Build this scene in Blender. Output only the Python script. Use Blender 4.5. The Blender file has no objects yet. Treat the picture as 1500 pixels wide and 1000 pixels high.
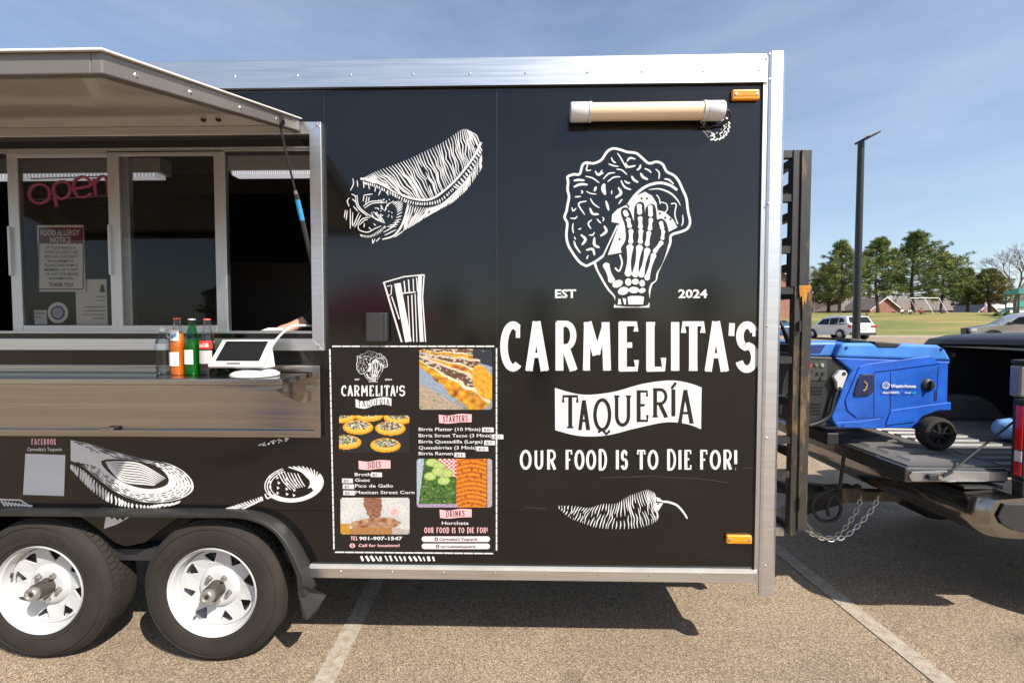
import bpy, bmesh, math, random
from math import sin, cos, pi, radians, sqrt, atan2
from mathutils import Vector, Matrix, noise
random.seed(7)
S = bpy.context.scene
C = S.collection
# ------------------------------------------------------------------ camera, sky, sun, exposure
EYE, FPX, PITCH, YAW = 1.69, 667.0, radians(2.02), radians(1.29)
cam = bpy.data.cameras.new('camera'); camo = bpy.data.objects.new('camera', cam); C.objects.link(camo)
camo.location = (0, 0, EYE); camo.rotation_euler = (pi/2 - PITCH, 0, YAW)
cam.sensor_width = 36; cam.lens = FPX/1500*36; cam.clip_start = .05; cam.clip_end = 3000
S.camera = camo
SUN = Vector((.68, -.68, 1.0)).normalized()
w = bpy.data.worlds.new('World'); S.world = w; w.use_nodes = True
nt = w.node_tree; bg = nt.nodes['Background']
sky = nt.nodes.new('ShaderNodeTexSky'); sky.sky_type = 'NISHITA'; sky.sun_disc = False
sky.sun_elevation = math.asin(SUN.z); sky.sun_rotation = radians(135); sky.dust_density = .8; sky.air_density = 1.0; sky.ozone_density = 1.5
tc = nt.nodes.new('ShaderNodeTexCoord'); mp = nt.nodes.new('ShaderNodeMapping'); mp.inputs['Scale'].default_value = (1.2, 1.6, 5)
mp.inputs['Rotation'].default_value = (0, .25, .5)
ns = nt.nodes.new('ShaderNodeTexNoise'); ns.inputs['Scale'].default_value = 1.3; ns.inputs['Detail'].default_value = 7; ns.inputs['Roughness'].default_value = .55
rp = nt.nodes.new('ShaderNodeValToRGB'); rp.color_ramp.elements[0].position = .3; rp.color_ramp.elements[1].position = .95
rp.color_ramp.elements[1].color = (.62, .62, .62, 1)
mx = nt.nodes.new('ShaderNodeMix'); mx.data_type = 'RGBA'; mx.inputs[7].default_value = (5.0, 5.5, 6.6, 1)
L = nt.links.new
L(tc.outputs['Generated'], mp.inputs[0]); L(mp.outputs[0], ns.inputs['Vector']); L(ns.outputs['Fac'], rp.inputs[0])
L(rp.outputs[0], mx.inputs[0]); L(sky.outputs[0], mx.inputs[6]); L(mx.outputs[2], bg.inputs[0]); bg.inputs[1].default_value = .11
sl = bpy.data.lights.new('sun', 'SUN'); sl.energy = 4.9; sl.angle = radians(.55); sl.color = (1, .95, .87)
so = bpy.data.objects.new('sun', sl); C.objects.link(so); so.location = (8, -8, 14); so.rotation_euler = SUN.to_track_quat('Z', 'Y').to_euler()
S.view_settings.view_transform = 'Standard'; S.view_settings.look = 'None'; S.view_settings.exposure = .62; S.view_settings.gamma = 1
S.render.engine = 'CYCLES'

# ------------------------------------------------------------------ picture point -> place
_f = Vector((-sin(YAW)*cos(PITCH), cos(YAW)*cos(PITCH), -sin(PITCH))); _r = Vector((cos(YAW), sin(YAW), 0)); _u = _r.cross(_f)
D = 2.276                                   # distance of the trailer's side wall
def at(px, py, X=None, Y=None, Z=None):
    d = _f*FPX + _r*(px-750) - _u*(py-500)
    o = Vector((0, 0, EYE))
    t = (X/d.x) if X is not None else (Y/d.y) if Y is not None else ((Z-EYE)/d.z)
    return o + d*t
def W(px, py):
    p = at(px, py, Y=D); return (p.x, p.z)

# ------------------------------------------------------------------ materials
MATS = {}
def M(name, col, rough=.5, metal=0, var=.12, vs=6, bump=0, bs=60, spec=.5, coat=0, emit=0, stretch=None, rvar=.0, dist=.002):
    if name in MATS: return MATS[name]
    m = bpy.data.materials.new(name); m.use_nodes = True; t = m.node_tree; b = t.nodes['Principled BSDF']
    b.inputs['Roughness'].default_value = rough; b.inputs['Metallic'].default_value = metal
    b.inputs['Specular IOR Level'].default_value = spec; b.inputs['Coat Weight'].default_value = coat
    tc = t.nodes.new('ShaderNodeTexCoord'); mp = t.nodes.new('ShaderNodeMapping'); t.links.new(tc.outputs['Object'], mp.inputs[0])
    if stretch: mp.inputs['Scale'].default_value = stretch
    n = t.nodes.new('ShaderNodeTexNoise'); n.inputs['Scale'].default_value = vs; n.inputs['Detail'].default_value = 6; n.inputs['Roughness'].default_value = .6
    t.links.new(mp.outputs[0], n.inputs['Vector'])
    r = t.nodes.new('ShaderNodeValToRGB'); r.color_ramp.elements[0].position = .3; r.color_ramp.elements[1].position = .72
    r.color_ramp.elements[0].color = tuple(max(0, c*(1-var)) for c in col) + (1,)
    r.color_ramp.elements[1].color = tuple(min(1, c*(1+var)) for c in col) + (1,)
    t.links.new(n.outputs['Fac'], r.inputs[0]); t.links.new(r.outputs[0], b.inputs['Base Color'])
    if rvar:
        mr = t.nodes.new('ShaderNodeMapRange'); mr.inputs['To Min'].default_value = max(.02, rough-rvar); mr.inputs['To Max'].default_value = min(1, rough+rvar)
        t.links.new(n.outputs['Fac'], mr.inputs['Value']); t.links.new(mr.outputs[0], b.inputs['Roughness'])
    if bump:
        n2 = t.nodes.new('ShaderNodeTexNoise'); n2.inputs['Scale'].default_value = bs; n2.inputs['Detail'].default_value = 4
        t.links.new(mp.outputs[0], n2.inputs['Vector'])
        bp = t.nodes.new('ShaderNodeBump'); bp.inputs['Strength'].default_value = bump; bp.inputs['Distance'].default_value = dist
        t.links.new(n2.outputs['Fac'], bp.inputs['Height']); t.links.new(bp.outputs[0], b.inputs['Normal'])
    if emit:
        b.inputs['Emission Color'].default_value = tuple(col)+(1,); b.inputs['Emission Strength'].default_value = emit
    MATS[name] = m; return m
def glass(name, tint, refl=1.0, rough=.0):
    m = bpy.data.materials.new(name); m.use_nodes = True; t = m.node_tree; t.nodes.remove(t.nodes['Principled BSDF'])
    out = t.nodes['Material Output']; a = t.nodes.new('ShaderNodeBsdfTransparent'); a.inputs[0].default_value = tint+(1,)
    g = t.nodes.new('ShaderNodeBsdfGlossy'); g.inputs['Roughness'].default_value = rough; f = t.nodes.new('ShaderNodeFresnel'); f.inputs[0].default_value = 1.5
    geo = t.nodes.new('ShaderNodeNewGeometry'); iv = t.nodes.new('ShaderNodeMath'); iv.operation = 'SUBTRACT'; iv.inputs[0].default_value = refl; t.links.new(geo.outputs['Backfacing'], iv.inputs[1])
    x = t.nodes.new('ShaderNodeMixShader'); mm = t.nodes.new('ShaderNodeMath'); mm.operation = 'MULTIPLY'; t.links.new(iv.outputs[0], mm.inputs[1]); iv.use_clamp = True
    t.links.new(f.outputs[0], mm.inputs[0]); t.links.new(mm.outputs[0], x.inputs[0]); t.links.new(a.outputs[0], x.inputs[1]); t.links.new(g.outputs[0], x.inputs[2]); t.links.new(x.outputs[0], out.inputs[0])
    MATS[name] = m; return m
def colmat(name, rough=.4):
    m = bpy.data.materials.new(name); m.use_nodes = True; t = m.node_tree; b = t.nodes['Principled BSDF']; b.inputs['Roughness'].default_value = rough
    a = t.nodes.new('ShaderNodeVertexColor'); a.layer_name = 'Col'; t.links.new(a.outputs[0], b.inputs['Base Color']); MATS[name] = m; return m

# ------------------------------------------------------------------ mesh helpers
LOCAL = set()
def link(o, parent=None):
    C.objects.link(o)
    if parent is not None:
        o.parent = parent
        if parent.type == 'EMPTY' and parent.name not in LOCAL:
            o.matrix_parent_inverse = Matrix.Translation(parent.location).inverted()
    return o
def tag(o, label=None, cat=None, group=None, kind=None):
    if label: o['label'] = label
    if cat: o['category'] = cat
    if group: o['group'] = group
    if kind: o['kind'] = kind
    return o
def thing(name, label, cat, loc=(0, 0, 0), group=None, rotz=0, local=False):
    o = bpy.data.objects.new(name, None); C.objects.link(o); o.location = loc; o.rotation_euler = (0, 0, rotz); o.empty_display_size = .1
    if local: LOCAL.add(o.name)
    return tag(o, label, cat, group)
class MB:
    def __init__(s): s.v = []; s.f = []; s.m = []
    def add(s, vs, fs, mi=0):
        k = len(s.v); s.v += [tuple(v) for v in vs]; s.f += [tuple(i+k for i in f) for f in fs]; s.m += [mi]*len(fs); return s
    def box(s, x0, x1, y0, y1, z0, z1, mi=0):
        v = [(x, y, z) for x in (x0, x1) for y in (y0, y1) for z in (z0, z1)]
        return s.add(v, [(0, 1, 3, 2), (4, 6, 7, 5), (0, 4, 5, 1), (2, 3, 7, 6), (0, 2, 6, 4), (1, 5, 7, 3)], mi)
    def prism(s, poly, a, b, ax='y', mi=0):
        # poly: 2-d outline; ax y -> (x,z), x -> (y,z), z -> (x,y)
        def P(p, h): return (p[0], h, p[1]) if ax == 'y' else (h, p[0], p[1]) if ax == 'x' else (p[0], p[1], h)
        n = len(poly); v = [P(p, a) for p in poly] + [P(p, b) for p in poly]
        ar = sum(poly[i][0]*poly[(i+1) % n][1]-poly[(i+1) % n][0]*poly[i][1] for i in range(n))
        flip = (ar > 0) ^ (ax == 'y') ^ (b < a)
        f0 = tuple(range(n)); f1 = tuple(range(n, 2*n)); sd = [(i, (i+1) % n, n+(i+1) % n, n+i) for i in range(n)]
        if flip: fs = [f0[::-1], f1] + sd
        else: fs = [f0, f1[::-1]] + [q[::-1] for q in sd]
        return s.add(v, fs, mi)
    def tube(s, path, r, n=8, mi=0, caps=True, closed=False):
        P = [Vector(p) for p in path]; k = len(P); rs = r if isinstance(r, (list, tuple)) else [r]*k
        ref = None; v = []
        for i in range(k):
            if closed: d = P[(i+1) % k]-P[i-1]
            else: d = P[min(i+1, k-1)]-P[max(i-1, 0)]
            d.normalize()
            if ref is None: ref = Vector((0, 0, 1)) if abs(d.z) < .9 else Vector((1, 0, 0))
            a = d.cross(ref).normalized(); b = a.cross(d); ref = b
            v += [P[i] + (a*cos(2*pi*j/n)+b*sin(2*pi*j/n))*rs[i] for j in range(n)]
        f = [(i*n+j, i*n+(j+1) % n, ((i+1) % k)*n+(j+1) % n, ((i+1) % k)*n+j) for i in range(k if closed else k-1) for j in range(n)]
        if caps and not closed: f += [tuple(range(n))[::-1], tuple(range((k-1)*n, k*n))]
        return s.add(v, f, mi)
    def lathe(s, prof, c, ax='z', n=32, mi=0, a0=0, a1=2*pi):
        # prof: (radius, height along axis)
        full = abs(a1-a0-2*pi) < 1e-6; m = n if full else n+1; v = []
        for r, h in prof:
            for j in range(m):
                t = a0+(a1-a0)*j/n; p, q = r*cos(t), r*sin(t)
                v.append((c[0]+p, c[1]+q, c[2]+h) if ax == 'z' else (c[0]+p, c[1]+h, c[2]+q) if ax == 'y' else (c[0]+h, c[1]+p, c[2]+q))
        f = [(i*m+j, i*m+(j+1) % m, (i+1)*m+(j+1) % m, (i+1)*m+j) for i in range(len(prof)-1) for j in range(n)]
        return s.add(v, f, mi)
    def bar(s, p, q, w, h=None, mi=0):
        p, q = Vector(p), Vector(q); h = h or w; d = (q-p).normalized(); up = Vector((0, 0, 1)) if abs(d.z) < .95 else Vector((0, 1, 0))
        a = d.cross(up).normalized()*w/2; b = a.cross(d).normalized()*h/2
        v = [e+x*a+y*b for e in (p, q) for x, y in ((-1, -1), (1, -1), (1, 1), (-1, 1))]
        return s.add(v, [(0, 1, 2, 3), (7, 6, 5, 4), (0, 4, 5, 1), (1, 5, 6, 2), (2, 6, 7, 3), (3, 7, 4, 0)], mi)
    def build(s, name, mats, parent=None, smooth=False, bevel=0, seg=2, fix=False, origin=True, solid=0):
        me = bpy.data.meshes.new(name); v = s.v; loc = Vector()
        if parent is None and origin and v:
            xs, ys, zs = zip(*v); loc = Vector(((min(xs)+max(xs))/2, (min(ys)+max(ys))/2, min(zs))); v = [(a-loc.x, b-loc.y, c-loc.z) for a, b, c in v]
        me.from_pydata(v, [], s.f)
        if not isinstance(mats, (list, tuple)): mats = [mats]
        for m in mats: me.materials.append(m)
        if any(s.m): me.polygons.foreach_set('material_index', s.m)
        if fix:
            bm = bmesh.new(); bm.from_mesh(me); bmesh.ops.recalc_face_normals(bm, faces=bm.faces); bm.to_mesh(me); bm.free()
        if smooth:
            me.polygons.foreach_set('use_smooth', [True]*len(me.polygons))
            if smooth != 'all': me.set_sharp_from_angle(angle=radians(40))
        me.update()
        o = bpy.data.objects.new(name, me); o.location = loc; link(o, parent)
        if solid: md = o.modifiers.new('s', 'SOLIDIFY'); md.thickness = solid; md.offset = 0
        if bevel:
            md = o.modifiers.new('b', 'BEVEL'); md.width = bevel; md.segments = seg; md.limit_method = 'ANGLE'; md.angle_limit = radians(35)
        return o
def one(name, mat, parent, fn, *a, smooth=False, bevel=0, **k):
    m = MB(); getattr(m, fn)(*a, **k); return m.build(name, mat, parent, smooth=smooth, bevel=bevel)
def spline(P, n=6, closed=False):
    P = [Vector(p) for p in P]; k = len(P); out = []
    for i in range(k if closed else k-1):
        a = P[(i-1) % k] if closed or i > 0 else P[0]; b = P[i]; c = P[(i+1) % k]; d = P[(i+2) % k] if closed or i+2 < k else P[-1]
        for j in range(n):
            t = j/n; out.append(.5*((2*b)+(c-a)*t+(2*a-5*b+4*c-d)*t*t+(3*b-a-3*c+d)*t**3))
    if not closed: out.append(P[-1])
    return out
def copy_tree(o, parent=None):
    c = o.copy(); C.objects.link(c); c.parent = parent; c.matrix_parent_inverse = o.matrix_parent_inverse.copy()
    for ch in list(o.children): copy_tree(ch, c)
    return c

# ------------------------------------------------------------------ flat print: strokes, outlines, letters in picture units on a plane
class Art:
    """flat vinyl shapes; fn maps (u, v, layer) to a 3-d point"""
    def __init__(s, fn): s.fn0 = fn; s.b = MB(); s.k = 0; s.fn = lambda u, v, l: s.fn0(u, v, l+.035*(s.k % 26))
    def poly(s, pts, layer=1, mi=0):
        s.k += 1; ar = sum(pts[i][0]*pts[(i+1) % len(pts)][1]-pts[(i+1) % len(pts)][0]*pts[i][1] for i in range(len(pts)))
        if ar > 0: pts = pts[::-1]
        s.b.add([s.fn(p[0], p[1], layer) for p in pts], [tuple(range(len(pts)))], mi)
    def ell(s, cx, cy, rx, ry, rot=0, layer=1, mi=0, n=16):
        c, q = cos(rot), sin(rot)
        s.poly([(cx+rx*cos(t)*c-ry*sin(t)*q, cy+rx*cos(t)*q+ry*sin(t)*c) for t in [2*pi*i/n for i in range(n)]], layer, mi)
    def stroke(s, pts, wd, layer=1, mi=0, taper=0, closed=False, sm=0, waist=0, cap=True):
        P = [Vector((p[0], p[1])) for p in (spline(pts, sm, closed) if sm else pts)]; k = len(P); s.k += 1
        if k < 2: return
        Lf, Rt = [], []
        for i in range(k):
            d = (P[(i+1) % k]-P[i-1]) if closed else P[min(i+1, k-1)]-P[max(i-1, 0)]
            if d.length < 1e-6: d = Vector((1, 0))
            d.normalize(); nrm = Vector((-d.y, d.x)); t = i/max(1, k-1)
            ww = wd/2*(1-taper*abs(2*t-1)**2)*(1-waist*sin(pi*t))
            Lf.append(P[i]+nrm*ww); Rt.append(P[i]-nrm*ww)
        if cap and not closed and taper < .5:
            for e, sg in ((0, -1), (k-1, 1)):
                d = (P[1]-P[0] if e == 0 else P[-1]-P[-2]).normalized(); tip = P[e]+d*sg*wd*.32*(1-taper)
                a, b_ = Lf[e], Rt[e]; q = wd*.28*(1-taper); nrm = Vector((-d.y, d.x))
                s.b.add([s.fn(*p, layer) for p in (a, b_, tip-nrm*q*.8, tip+nrm*q*.8)], [(0, 1, 2, 3)], mi)
        v = [s.fn(*p, layer) for p in Lf+Rt]
        f = [(i, (i+1) % k, k+(i+1) % k, k+i) for i in range(k if closed else k-1)]
        s.b.add(v, f, mi)
    def build(s, name, mats, parent): return s.b.build(name, mats, parent)
def wallfn(u, v, l):
    x, z = W(u, v); return (x, D-.0009*l, z)
def crop(ox, oy, sc, fn=wallfn): return lambda u, v, l: fn(ox+u/sc, oy+v/sc, l)
def arc(cx, cy, rx, ry, a0, a1, n=14): return [(cx+rx*cos(radians(a0+(a1-a0)*i/n)), cy+ry*sin(radians(a0+(a1-a0)*i/n))) for i in range(n+1)]
# hand-lettered capitals: strokes in a unit box (y up); third value = width factor
GL = {
 'A': [([(.12, 0), (.47, 1)], 1), ([(.47, 1), (.88, 0)], 1.15), ([(.2, .3), (.78, .3)], .7), ([(0, 0), (.27, 0)], .5), ([(.72, 0), (1, 0)], .5)],
 'B': [([(.16, 0), (.16, 1)], 1.1), ([(.05, 1), (.5, 1)]+arc(.5, .76, .36, .24, 90, -90)+[(.16, .52)], .8), ([(.16, .52), (.5, .52)]+arc(.52, .26, .42, .26, 90, -90)+[(.05, 0)], .8)],
 'C': [(arc(.58, .5, .52, .5, 58, 305, 22), 1.05), ([(.86, .98), (.86, .7)], .6)],
 'D': [([(.17, 0), (.17, 1)], 1.1), ([(.04, 1), (.42, 1)]+arc(.42, .5, .52, .5, 90, -90, 18)+[(.04, 0)], .9)],
 'E': [([(.2, 0), (.2, 1)], 1.15), ([(.03, 1), (.92, 1), (.92, .83)], .7), ([(.2, .53), (.72, .53)], .75), ([(.03, 0), (.95, 0), (.95, .2)], .7)],
 'F': [([(.2, 0), (.2, 1)], 1.1), ([(.03, 1), (.95, 1), (.95, .8)], .75), ([(.2, .5), (.75, .5)], .75), ([(0, 0), (.42, 0)], .5)],
 'H': [([(.15, 0), (.15, 1)], 1.1), ([(.85, 0), (.85, 1)], 1.1), ([(.15, .5), (.85, .5)], .8)],
 'I': [([(.5, 0), (.5, 1)], 1.15), ([(.0, 1), (1, 1)], .5), ([(.0, 0), (1, 0)], .5)],
 'J': [([(.55, 1), (.55, .2), (.4, 0), (.1, .05)], 1.1)],
 'K': [([(.15, 0), (.15, 1)], 1.1), ([(.9, 1), (.2, .45)], .8), ([(.4, .58), (.92, 0)], 1)],
 'L': [([(.24, 0), (.24, 1)], 1.15), ([(.03, 1), (.5, 1)], .5), ([(.05, 0), (.97, 0), (.97, .25)], .75)],
 'M': [([(.1, 0), (.14, 1)], .95), ([(.14, 1), (.5, .32)], 1.15), ([(.5, .32), (.84, 1)], .8), ([(.84, 1), (.9, 0)], 1.1), ([(0, 0), (.24, 0)], .5), ([(.77, 0), (1, 0)], .5)],
 'N': [([(.13, 0), (.13, 1)], .9), ([(.13, 1), (.87, 0)], 1.1), ([(.87, 0), (.87, 1)], .9)],
 'O': [(arc(.5, .5, .46, .5, 0, 360, 28), 1.05)],
 'Q': [(arc(.5, .54, .44, .46, 0, 360, 28), 1), ([(.25, 0), (.5, .08), (.75, -.06), (.95, .05)], .8)],
 'R': [([(.17, 0), (.17, 1)], 1.1), ([(.03, 1), (.5, 1)]+arc(.5, .74, .38, .26, 90, -90)+[(.17, .48)], .85), ([(.48, .48), (.9, 0)], 1.1), ([(0, 0), (.36, 0)], .5), ([(.75, 0), (1, 0)], .5)],
 'S': [(arc(.5, .74, .4, .26, 25, 250, 14)+arc(.48, .26, .44, .27, 75, -160, 16), 1.05), ([(.88, .97), (.88, .74)], .5)],
 'T': [([(.5, 0), (.5, 1)], 1.15), ([(.02, .8), (.02, 1), (.98, 1), (.98, .8)], .75), ([(.28, 0), (.72, 0)], .5)],
 'U': [([(.15, 1), (.15, .35)]+arc(.5, .32, .35, .32, 180, 360)+[(.85, 1)], 1), ([(0, 1), (.32, 1)], .5), ([(.7, 1), (1, 1)], .5)],
 "'": [([(.62, 1), (.4, .3)], .8)], '!': [([(.5, .28), (.5, 1)], 1.15), ([(.42, .03), (.58, .03)], 1.1)],
 'X': [([(.05, 0), (.95, 1)], 1), ([(.05, 1), (.95, 0)], 1)], 'G': [(arc(.55, .5, .5, .5, 50, 330, 20)+[(.97, .45), (.65, .45)], 1)],
}
GW = {'I': .38, "'": .25, '!': .3, 'M': 1.25, 'C': .9, 'E': .8, 'L': .8, 'F': .8, 'S': .75, ' ': .5, 'A': 1.0, 'O': 1.0, 'D': .95, 'U': .9, 'R': .9, 'T': .85, 'B': .85, 'K': .9, 'N': .95, 'Q': 1}
def letter(A, ch, x0, y0, x1, y1, wd, layer=1, mi=0, skew=0.0, jit=0):
    # y0 = top, y1 = bottom in picture units
    h = wd*.5
    for pts, k in GL[ch]:
        ww = wd*k; q = []
        ins = min(h, (x1-x0)*.3); insy = wd*.28 if k < .9 else wd*.05
        if ch in 'OQCSGU' : insy = wd*.45
        for u, v in pts:
            q.append((x0+ins+u*(x1-x0-2*ins)+skew*(v-.5)*(y1-y0), y1-insy-v*(y1-y0-2*insy)))
        A.stroke(q, ww, layer, mi, cap=False, closed=False)
        if ch in 'OQ': pass
def hand(A, txt, x0, y0, x1, y1, wd, layer=1, mi=0, gap=.12, wave=None):
    tot = sum(GW.get(c, .9)+gap for c in txt)-gap; k = (x1-x0)/tot; x = x0
    for c in txt:
        g = GW.get(c, .9)
        if c != ' ':
            dy = wave((x+g*k/2-x0)/(x1-x0)) if wave else 0
            letter(A, c, x, y0+dy, x+g*k, y1+dy, wd, layer, mi)
        x += (g+gap)*k
def typeset(s, fn, x0, x1, yb, cap, bold=0.0, layer=2):
    """text in Blender's own face, fitted between x0 and x1 with the given cap height; returns an MB"""
    cu = bpy.data.curves.new('t', 'FONT'); cu.body = s; cu.size = 1; cu.resolution_u = 2; cu.offset = bold
    o = bpy.data.objects.new('t', cu); C.objects.link(o); dg = bpy.context.evaluated_depsgraph_get(); dg.update()
    me = bpy.data.meshes.new_from_object(o.evaluated_get(dg)); v = [tuple(p.co) for p in me.vertices]; f = [tuple(p.vertices) for p in me.polygons]
    bpy.data.objects.remove(o); bpy.data.curves.remove(cu); bpy.data.meshes.remove(me)
    m = MB()
    if not v: return m
    a = min(p[0] for p in v); b = max(p[0] for p in v)
    m.add([fn(x0+(p[0]-a)/(b-a)*(x1-x0), yb-p[1]/.73*cap, layer) for p in v], f); return m
def lettering(s, fn, x0, x1, yb, cap, mat, parent, bold=.012, layer=2, name='lettering'):
    return typeset(s, fn, x0, x1, yb, cap, bold, layer).build(name, mat, parent)
# ------------------------------------------------------------------ palette
vinyl = M('black_vinyl', (.0040, .0034, .0031), .13, var=.25, vs=2.5, bump=.02, bs=14, rvar=.05, spec=.62)
def dusty(m):
    t = m.node_tree; b = t.nodes['Principled BSDF']; N = t.nodes.new; Lk = t.links.new; tc = N('ShaderNodeTexCoord')
    n = N('ShaderNodeTexNoise'); n.inputs['Scale'].default_value = 170; n.inputs['Detail'].default_value = 2; Lk(tc.outputs['Object'], n.inputs['Vector'])
    n2 = N('ShaderNodeTexNoise'); n2.inputs['Scale'].default_value = 1.4; n2.inputs['Detail'].default_value = 8; n2.inputs['Roughness'].default_value = .7; Lk(tc.outputs['Object'], n2.inputs['Vector'])
    r = N('ShaderNodeValToRGB'); r.color_ramp.elements[0].position = .70; r.color_ramp.elements[1].position = .78; Lk(n.outputs['Fac'], r.inputs[0])
    mu = N('ShaderNodeMath'); mu.operation = 'MULTIPLY'; Lk(r.outputs[0], mu.inputs[0]); Lk(n2.outputs['Fac'], mu.inputs[1])
    x = N('ShaderNodeMix'); x.data_type = 'RGBA'; old = b.inputs['Base Color'].links[0].from_socket; Lk(mu.outputs[0], x.inputs[0]); Lk(old, x.inputs[6]); x.inputs[7].default_value = (.06, .055, .05, 1); Lk(x.outputs[2], b.inputs['Base Color'])
    w_ = N('ShaderNodeTexNoise'); w_.inputs['Scale'].default_value = 1.7; w_.inputs['Detail'].default_value = 1; Lk(tc.outputs['Object'], w_.inputs['Vector'])
    bp = N('ShaderNodeBump'); bp.inputs['Strength'].default_value = .25; bp.inputs['Distance'].default_value = .012; Lk(w_.outputs['Fac'], bp.inputs['Height'])
    ob = b.inputs['Normal'].links[0].from_node; Lk(bp.outputs[0], ob.inputs['Normal'])
dusty(vinyl)
white = M('white_vinyl', (.66, .65, .63), .3, var=.03, vs=9)
black = M('black_print', (.014, .0125, .012), .2, var=.1)
pink = M('pink_print', (.78, .42, .42), .4, var=.05)
alu = M('aluminium', (.72, .72, .72), .36, 1, var=.08, vs=5, stretch=(.6, 4, 14), bump=.03, bs=40, rvar=.08)
alu_d = M('window_aluminium', (.55, .55, .55), .42, 1, var=.06, stretch=(4, 4, .6), rvar=.06)
steel = M('stainless', (.43, .40, .365), .19, 1, var=.16, vs=2.2, stretch=(.25, 2, 9), bump=.55, bs=1.6, dist=.012, rvar=.09)
cream = M('cream_panel', (.56, .53, .49), .10, var=.08, vs=2, bump=.4, bs=1.5, dist=.01, rvar=.05)
blackm = M('black_paint', (.02, .02, .021), .35, var=.3, vs=8, rvar=.1)
plastic = M('black_plastic', (.022, .022, .023), .55, var=.2, bump=.1, bs=200)
whitep = M('white_plastic', (.64, .64, .63), .3, var=.02)
amber = M('amber_lens', (.8, .28, .01), .2, var=.08, coat=.5)
screw_m = M('screw', (.6, .58, .55), .3, 1)
skin = M('skin', (.46, .25, .17), .5, var=.08)
def rusty(name, base, rust, th, rough=.5):
    m = M(name, base, rough, var=.3, vs=7, bump=.12, bs=40); t = m.node_tree; b = t.nodes['Principled BSDF']
    tc = t.nodes.new('ShaderNodeTexCoord'); mp = t.nodes.new('ShaderNodeMapping'); mp.inputs['Scale'].default_value = (6, 6, 1.3); t.links.new(tc.outputs['Object'], mp.inputs[0])
    n = t.nodes.new('ShaderNodeTexNoise'); n.inputs['Scale'].default_value = 3.2; n.inputs['Detail'].default_value = 9; n.inputs['Roughness'].default_value = .7; t.links.new(mp.outputs[0], n.inputs['Vector'])
    r = t.nodes.new('ShaderNodeValToRGB'); r.color_ramp.elements[0].position = th; r.color_ramp.elements[1].position = th+.12; t.links.new(n.outputs['Fac'], r.inputs[0])
    x = t.nodes.new('ShaderNodeMix'); x.data_type = 'RGBA'; old = b.inputs['Base Color'].links[0].from_socket
    t.links.new(r.outputs[0], x.inputs[0]); t.links.new(old, x.inputs[6]); x.inputs[7].default_value = rust+(1,); t.links.new(x.outputs[2], b.inputs['Base Color']); return m
rackm = rusty('painted_steel', (.022, .021, .02), (.16, .085, .035), .6)
rackr = rusty('worn_steel', (.034, .029, .023), (.17, .105, .05), .50)

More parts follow.
